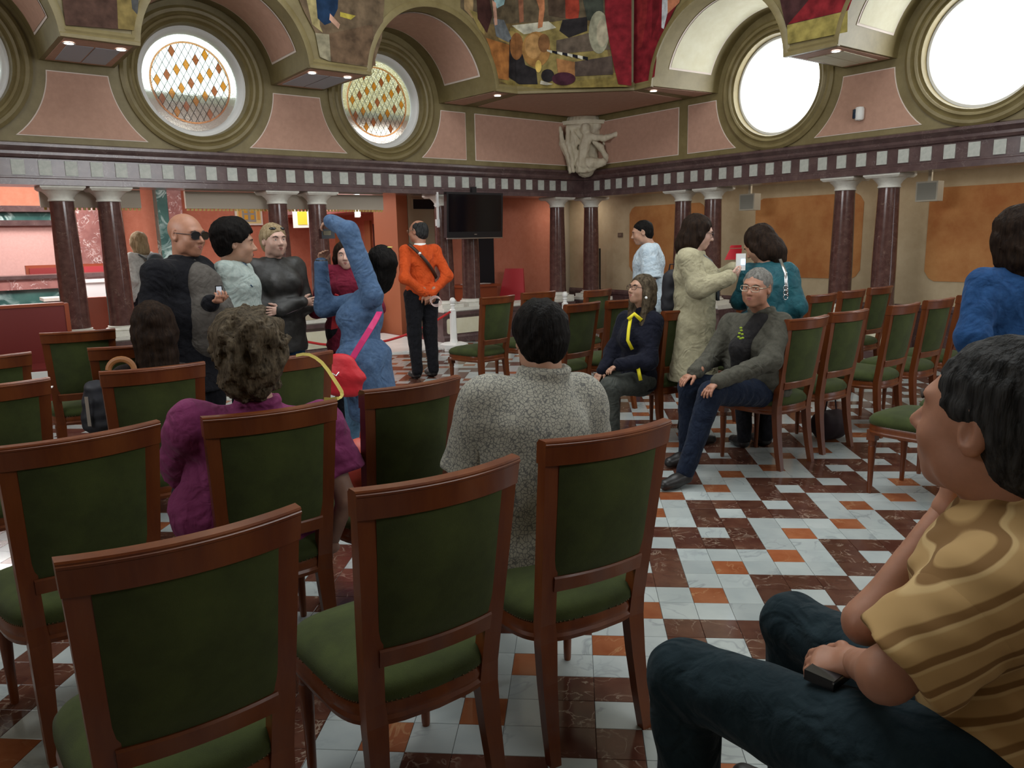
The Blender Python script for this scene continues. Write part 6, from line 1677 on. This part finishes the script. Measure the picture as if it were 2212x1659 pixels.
# ---- 14 man in grey patterned shirt from behind
J, f, r, k = sit((-.12, 2.48, 0), rad(122), 1.72, 0)
J['hed'] = at(1166, 732, 2.68); J['nek'] = at(1178, 808, 2.66); J['che'] = at(1150, 930, 2.66); J['wai'] = at(1130, 1060, 2.68); J['pel'] = at(1135, 1190, 2.70)
J['shL'] = at(1052, 868, 2.60); J['shR'] = at(1252, 862, 2.78); J['elL'] = at(1012, 1030, 2.68); J['wrL'] = at(1060, 1110, 2.95); J['elR'] = at(1265, 985, 2.85); J['wrR'] = at(1200, 1060, 3.05)
for sd, dx in (('R', .12), ('L', -.12)):
    b_ = Vector(J['pel'])+Vector(r)*dx; J['hi'+sd] = b_; kn = b_+Vector(f)*.44; kn.z = .55; J['kn'+sd] = kn; J['an'+sd] = Vector((kn.x, kn.y, .09))
root, A, M = person('person with short dark hair in grey patterned shirt, seen from behind', J, f, r, k, Vector((-.12, 2.48, 0)), SK_MID, H_BLACK, 'short', top=dict(mat=K_pattern, infl=.034, hem=.09, flare=.045, name='patterned_shirt', sleeve='short', sll=.92, slr=1.28, collar=.017, noise=(.005, 18, (1, 1, .8), 9)), bottom=dict(mat=K_blacktr, infl=.016), headR=rotm(rad(108), rad(-14)), seed=24, W_=1.10, hk=1.02, face=False, res=.010, hscale=1.14)

# ---- 15 woman with long dark hair
J, f, r, k = sit((-2.66, 4.36, 0), rad(124), 1.62, 0)
J['hed'] = at(332, 702, 4.2); J['nek'] = at(335, 780, 4.25); J['shL'] = at(272, 818, 4.2); J['shR'] = at(395, 815, 4.35); J['elL'] = at(250, 890, 4.25); J['elR'] = at(412, 890, 4.35); J['che'] = at(335, 850, 4.3); J['wai'] = at(335, 905, 4.35); J['pel'] = at(330, 950, 4.45)
root, A, M = person('woman with long straight dark hair, seated in front of the bald man', J, f, r, k, Vector((-2.66, 4.36, 0)), SK_MID, H_BROWN, 'long', female=True, top=dict(mat=K_darkbrown, infl=.024, hem=.04, name='dark_top', slr=1.15), bottom=dict(mat=K_blacktr), headR=rotm(rad(110), 0), seed=25, hk=1.1, face=False, hscale=1.15, W_=1.08)
t = thing('dark_handbag', 'dark handbag with tan handle hanging on the chair of the long haired woman', 'handbag', at(214, 850, 4.15), .5)
s = Solid(.010); s.chain([(0, 0, -.16), (0, 0, .02)], [.075, .055], .03, side=(1, 0, 0), fa=1.5); s.build('bag_body', mat('navy_black_nylon', (.012, .013, .02), .6), t, noise=(.004, 30, (1, 1, 1), 6))
q = MB(); q.tube([at(262+28*math.cos(u), 800-24*math.sin(u), 4.1)-at(214, 850, 4.15) for u in [PI*j/12 for j in range(13)]], .017, 8, flat=(1, .5)); q.build('tan_handle', mat('tan_leather', (.30, .12, .035), .5), t); t.rotation_euler = (0, 0, 0)
MB().box((-.025, -.09, -.16), (-.005, -.08, .0)).build('metal_clasp', M_silver, t)

# ---- 16 woman in blue denim jacket at the right edge
J, f, r, k, loc = stand_at(2196, 508, 3.5, 98)
J['shL'] = at(2125, 615, 3.5); J['elL'] = at(2100, 730, 3.45); J['wrL'] = at(2110, 800, 3.55)
root, A, M = person('woman in blue denim jacket standing at the right edge, seen from behind', J, f, r, k, loc, SK_MID, H_BROWN, 'bob', female=True, top=dict(mat=K_bluejkt, infl=.026, hem=.12, collar=.02, name='denim_jacket', slr=1.12), bottom=dict(mat=K_navyjean), headR=rotm(rad(105), rad(-4)), seed=26, hk=1.08, face=False)

# ---- 17 man in striped shirt, front right
hf = rad(135); f = Vector((math.cos(hf), math.sin(hf), 0)); r = Vector((math.sin(hf), -math.cos(hf), 0)); base = Vector((.86, 1.50, 0)); 
J, f, r, k = sit(tuple(base), hf, 1.75, 0)
J['hed'] = at(2158, 915, 1.30); J['nek'] = at(2195, 1075, 1.32); J['che'] = at(2190, 1250, 1.30); J['wai'] = at(2200, 1500, 1.30); J['pel'] = at(2190, 1700, 1.33)
J['shL'] = at(2150, 1290, 1.16); J['shR'] = at(2230, 1170, 1.52); J['elL'] = at(1912, 1460, 1.20); J['wrL'] = at(1850, 1432, 1.40)
J['elR'] = at(1868, 1345, 1.50); J['wrR'] = at(2040, 1110, 1.50)
J['hiL'] = at(2060, 1700, 1.24); J['hiR'] = at(2090, 1560, 1.52); J['knL'] = at(1478, 1460, 1.66); J['knR'] = at(1715, 1345, 1.98)
J['anL'] = at(1500, 1800, 1.75); J['anR'] = at(1720, 1640, 2.05); J['anL'].z = .1; J['anR'].z = .1
K_stripe = stripe_mat('yellow_striped_cotton', (.45, .285, .115), (.56, .39, .18), (.22, .115, .035), 25, tuple(CU*.85-CR*.52))
root, A, M = person('man in yellow striped short sleeved shirt, chin on hand, front right', J, f, r, k, base, SK_TAN, H_SALT, 'short', top=dict(mat=K_stripe, infl=.026, hem=.03, name='striped_shirt', sleeve='short', sllL=.86, sllR=.55, slr=1.20, collar=.018, noise=(.004, 22, (1, 1, 1), 15)), bottom=dict(mat=K_fgjean, infl=.012, ankle=.06, name='jeans'), headR=rotm(rad(127), rad(6)), seed=27, W_=1.04, hk=1.2, res=.0075,
    hands={'L': (Vector((-.75, .55, -.25)), Vector((.1, .3, -1)), .9), 'R': (Vector((.1, -.05, 1)), Vector((1, -.2, 0)), 1.2)}, hscale=1.03)
t = thing('black_phone', 'black phone held on the lap of the man in the striped shirt', 'phone', at(1795, 1450, 1.42), rad(45))
MB().box((-.045, -.028, -.010), (.045, .028, .010)).build('case', M_phone, t)
MB().box((-.045, -.0285, .004), (.045, -.026, .008)).build('silver_edge', M_silver, t)

t = thing('dark_rucksack', 'dark rucksack hanging on a chair directly left of the beige coat', 'backpack', at(1452, 625, 6.2))
Solid(.011).chain([(0, 0, -.14), (0, 0, .10)], [.075, .06], .03, side=(1, 0, 0), fa=1.25).build('pack', mat('black_rucksack_nylon', (.010, .010, .014), .7), t, noise=(.004, 24, (1, 1, 1), 4))
MB().tube([(-.03, 0, .14), (-.02, .0, .20), (.02, 0, .20), (.03, 0, .14)], .006, 6).build('grab_loop', MATS['black_rucksack_nylon'], t)

# ================================================================== LOOSE THINGS ON AND NEAR THE CHAIRS
t = thing('yellow_lanyard', 'yellow ribbon strap drooping over the chair rail right of the purple woman', 'lanyard', at(690, 770, 3.6))
P0 = at(690, 770, 3.6); pts = [at(x, y, d)-P0 for x, y, d in ((640, 768, 3.62), (655, 765, 3.59), (668, 766, 3.55), (682, 773, 3.42), (695, 783, 3.3), (708, 799, 3.2), (720, 817, 3.1), (731, 834, 3.03), (738, 846, 2.98), (739, 854, 2.95), (735, 859, 2.92), (728, 861, 2.9), (715, 863, 2.9), (700, 862, 2.9))]
strap(pts, .007, .0015, (0, -1, .3)).build('ribbon', mat('yellow_ribbon', (.55, .45, .10), .6), t)
t = thing('coral_red_bag', 'coral red bag on the seat between the purple woman and the empty chair', 'bag', (-.87, 3.2, .52), rad(46))
Solid(.010).chain([(-.09, .0, .09), (.09, 0, .09)], [.09, .085], .03, side=(0, 0, 1), fa=1.5).build('bag_body', mat('coral_leather', (.50, .07, .045), .5), t, noise=(.004, 24, (1, 1, 1), 6))
q = MB().tube([(-.08, 0, .2), (-.05, .02, .30), (.05, .02, .30), (.08, 0, .2)], .008, 8); q.build('handle', MATS['coral_leather'], t, smooth=True)
t = thing('white_paper_card', 'small bright white card on the chair seat at far left', 'card', at(87, 820, 3.9), .5)
MB().box((-.035, -.003, -.04), (.035, .003, .04)).build('card', M_white, t); MB().box((-.05, -.02, -.045), (.05, .02, -.04)).build('foot', M_white, t)
t = thing('dark_tote', 'dark tote bag on the floor behind the legs of the seated grey man\'s chair', 'bag', (1.95, 5.95, .0), .5)
Solid(.012).chain([(-.06, 0, .12), (.06, 0, .12)], [.10, .10], .03, side=(0, 0, 1), fa=1.15).build('bag_body', mat('black_plum_fabric', (.02, .008, .012), .8), t, noise=(.004, 22, (1, 1, 1), 5))
MB().tube([(-.06, 0, .22), (-.04, 0, .32), (.04, 0, .32), (.06, 0, .22)], .006, 6).build('handle', MATS['black_plum_fabric'], t)
ch_ = make_chair('chair under the man in yellow striped shirt, hidden by his body', R1)
ch_.location = (J['pel'].x-.02, J['pel'].y-.02, 0) if False else (root.location.x, root.location.y, 0); ch_.rotation_euler = (0, 0, hf-PI/2)
_p = A['pel']; ch_.location = (_p[0]+.06*math.cos(hf), _p[1]+.06*math.sin(hf), 0)
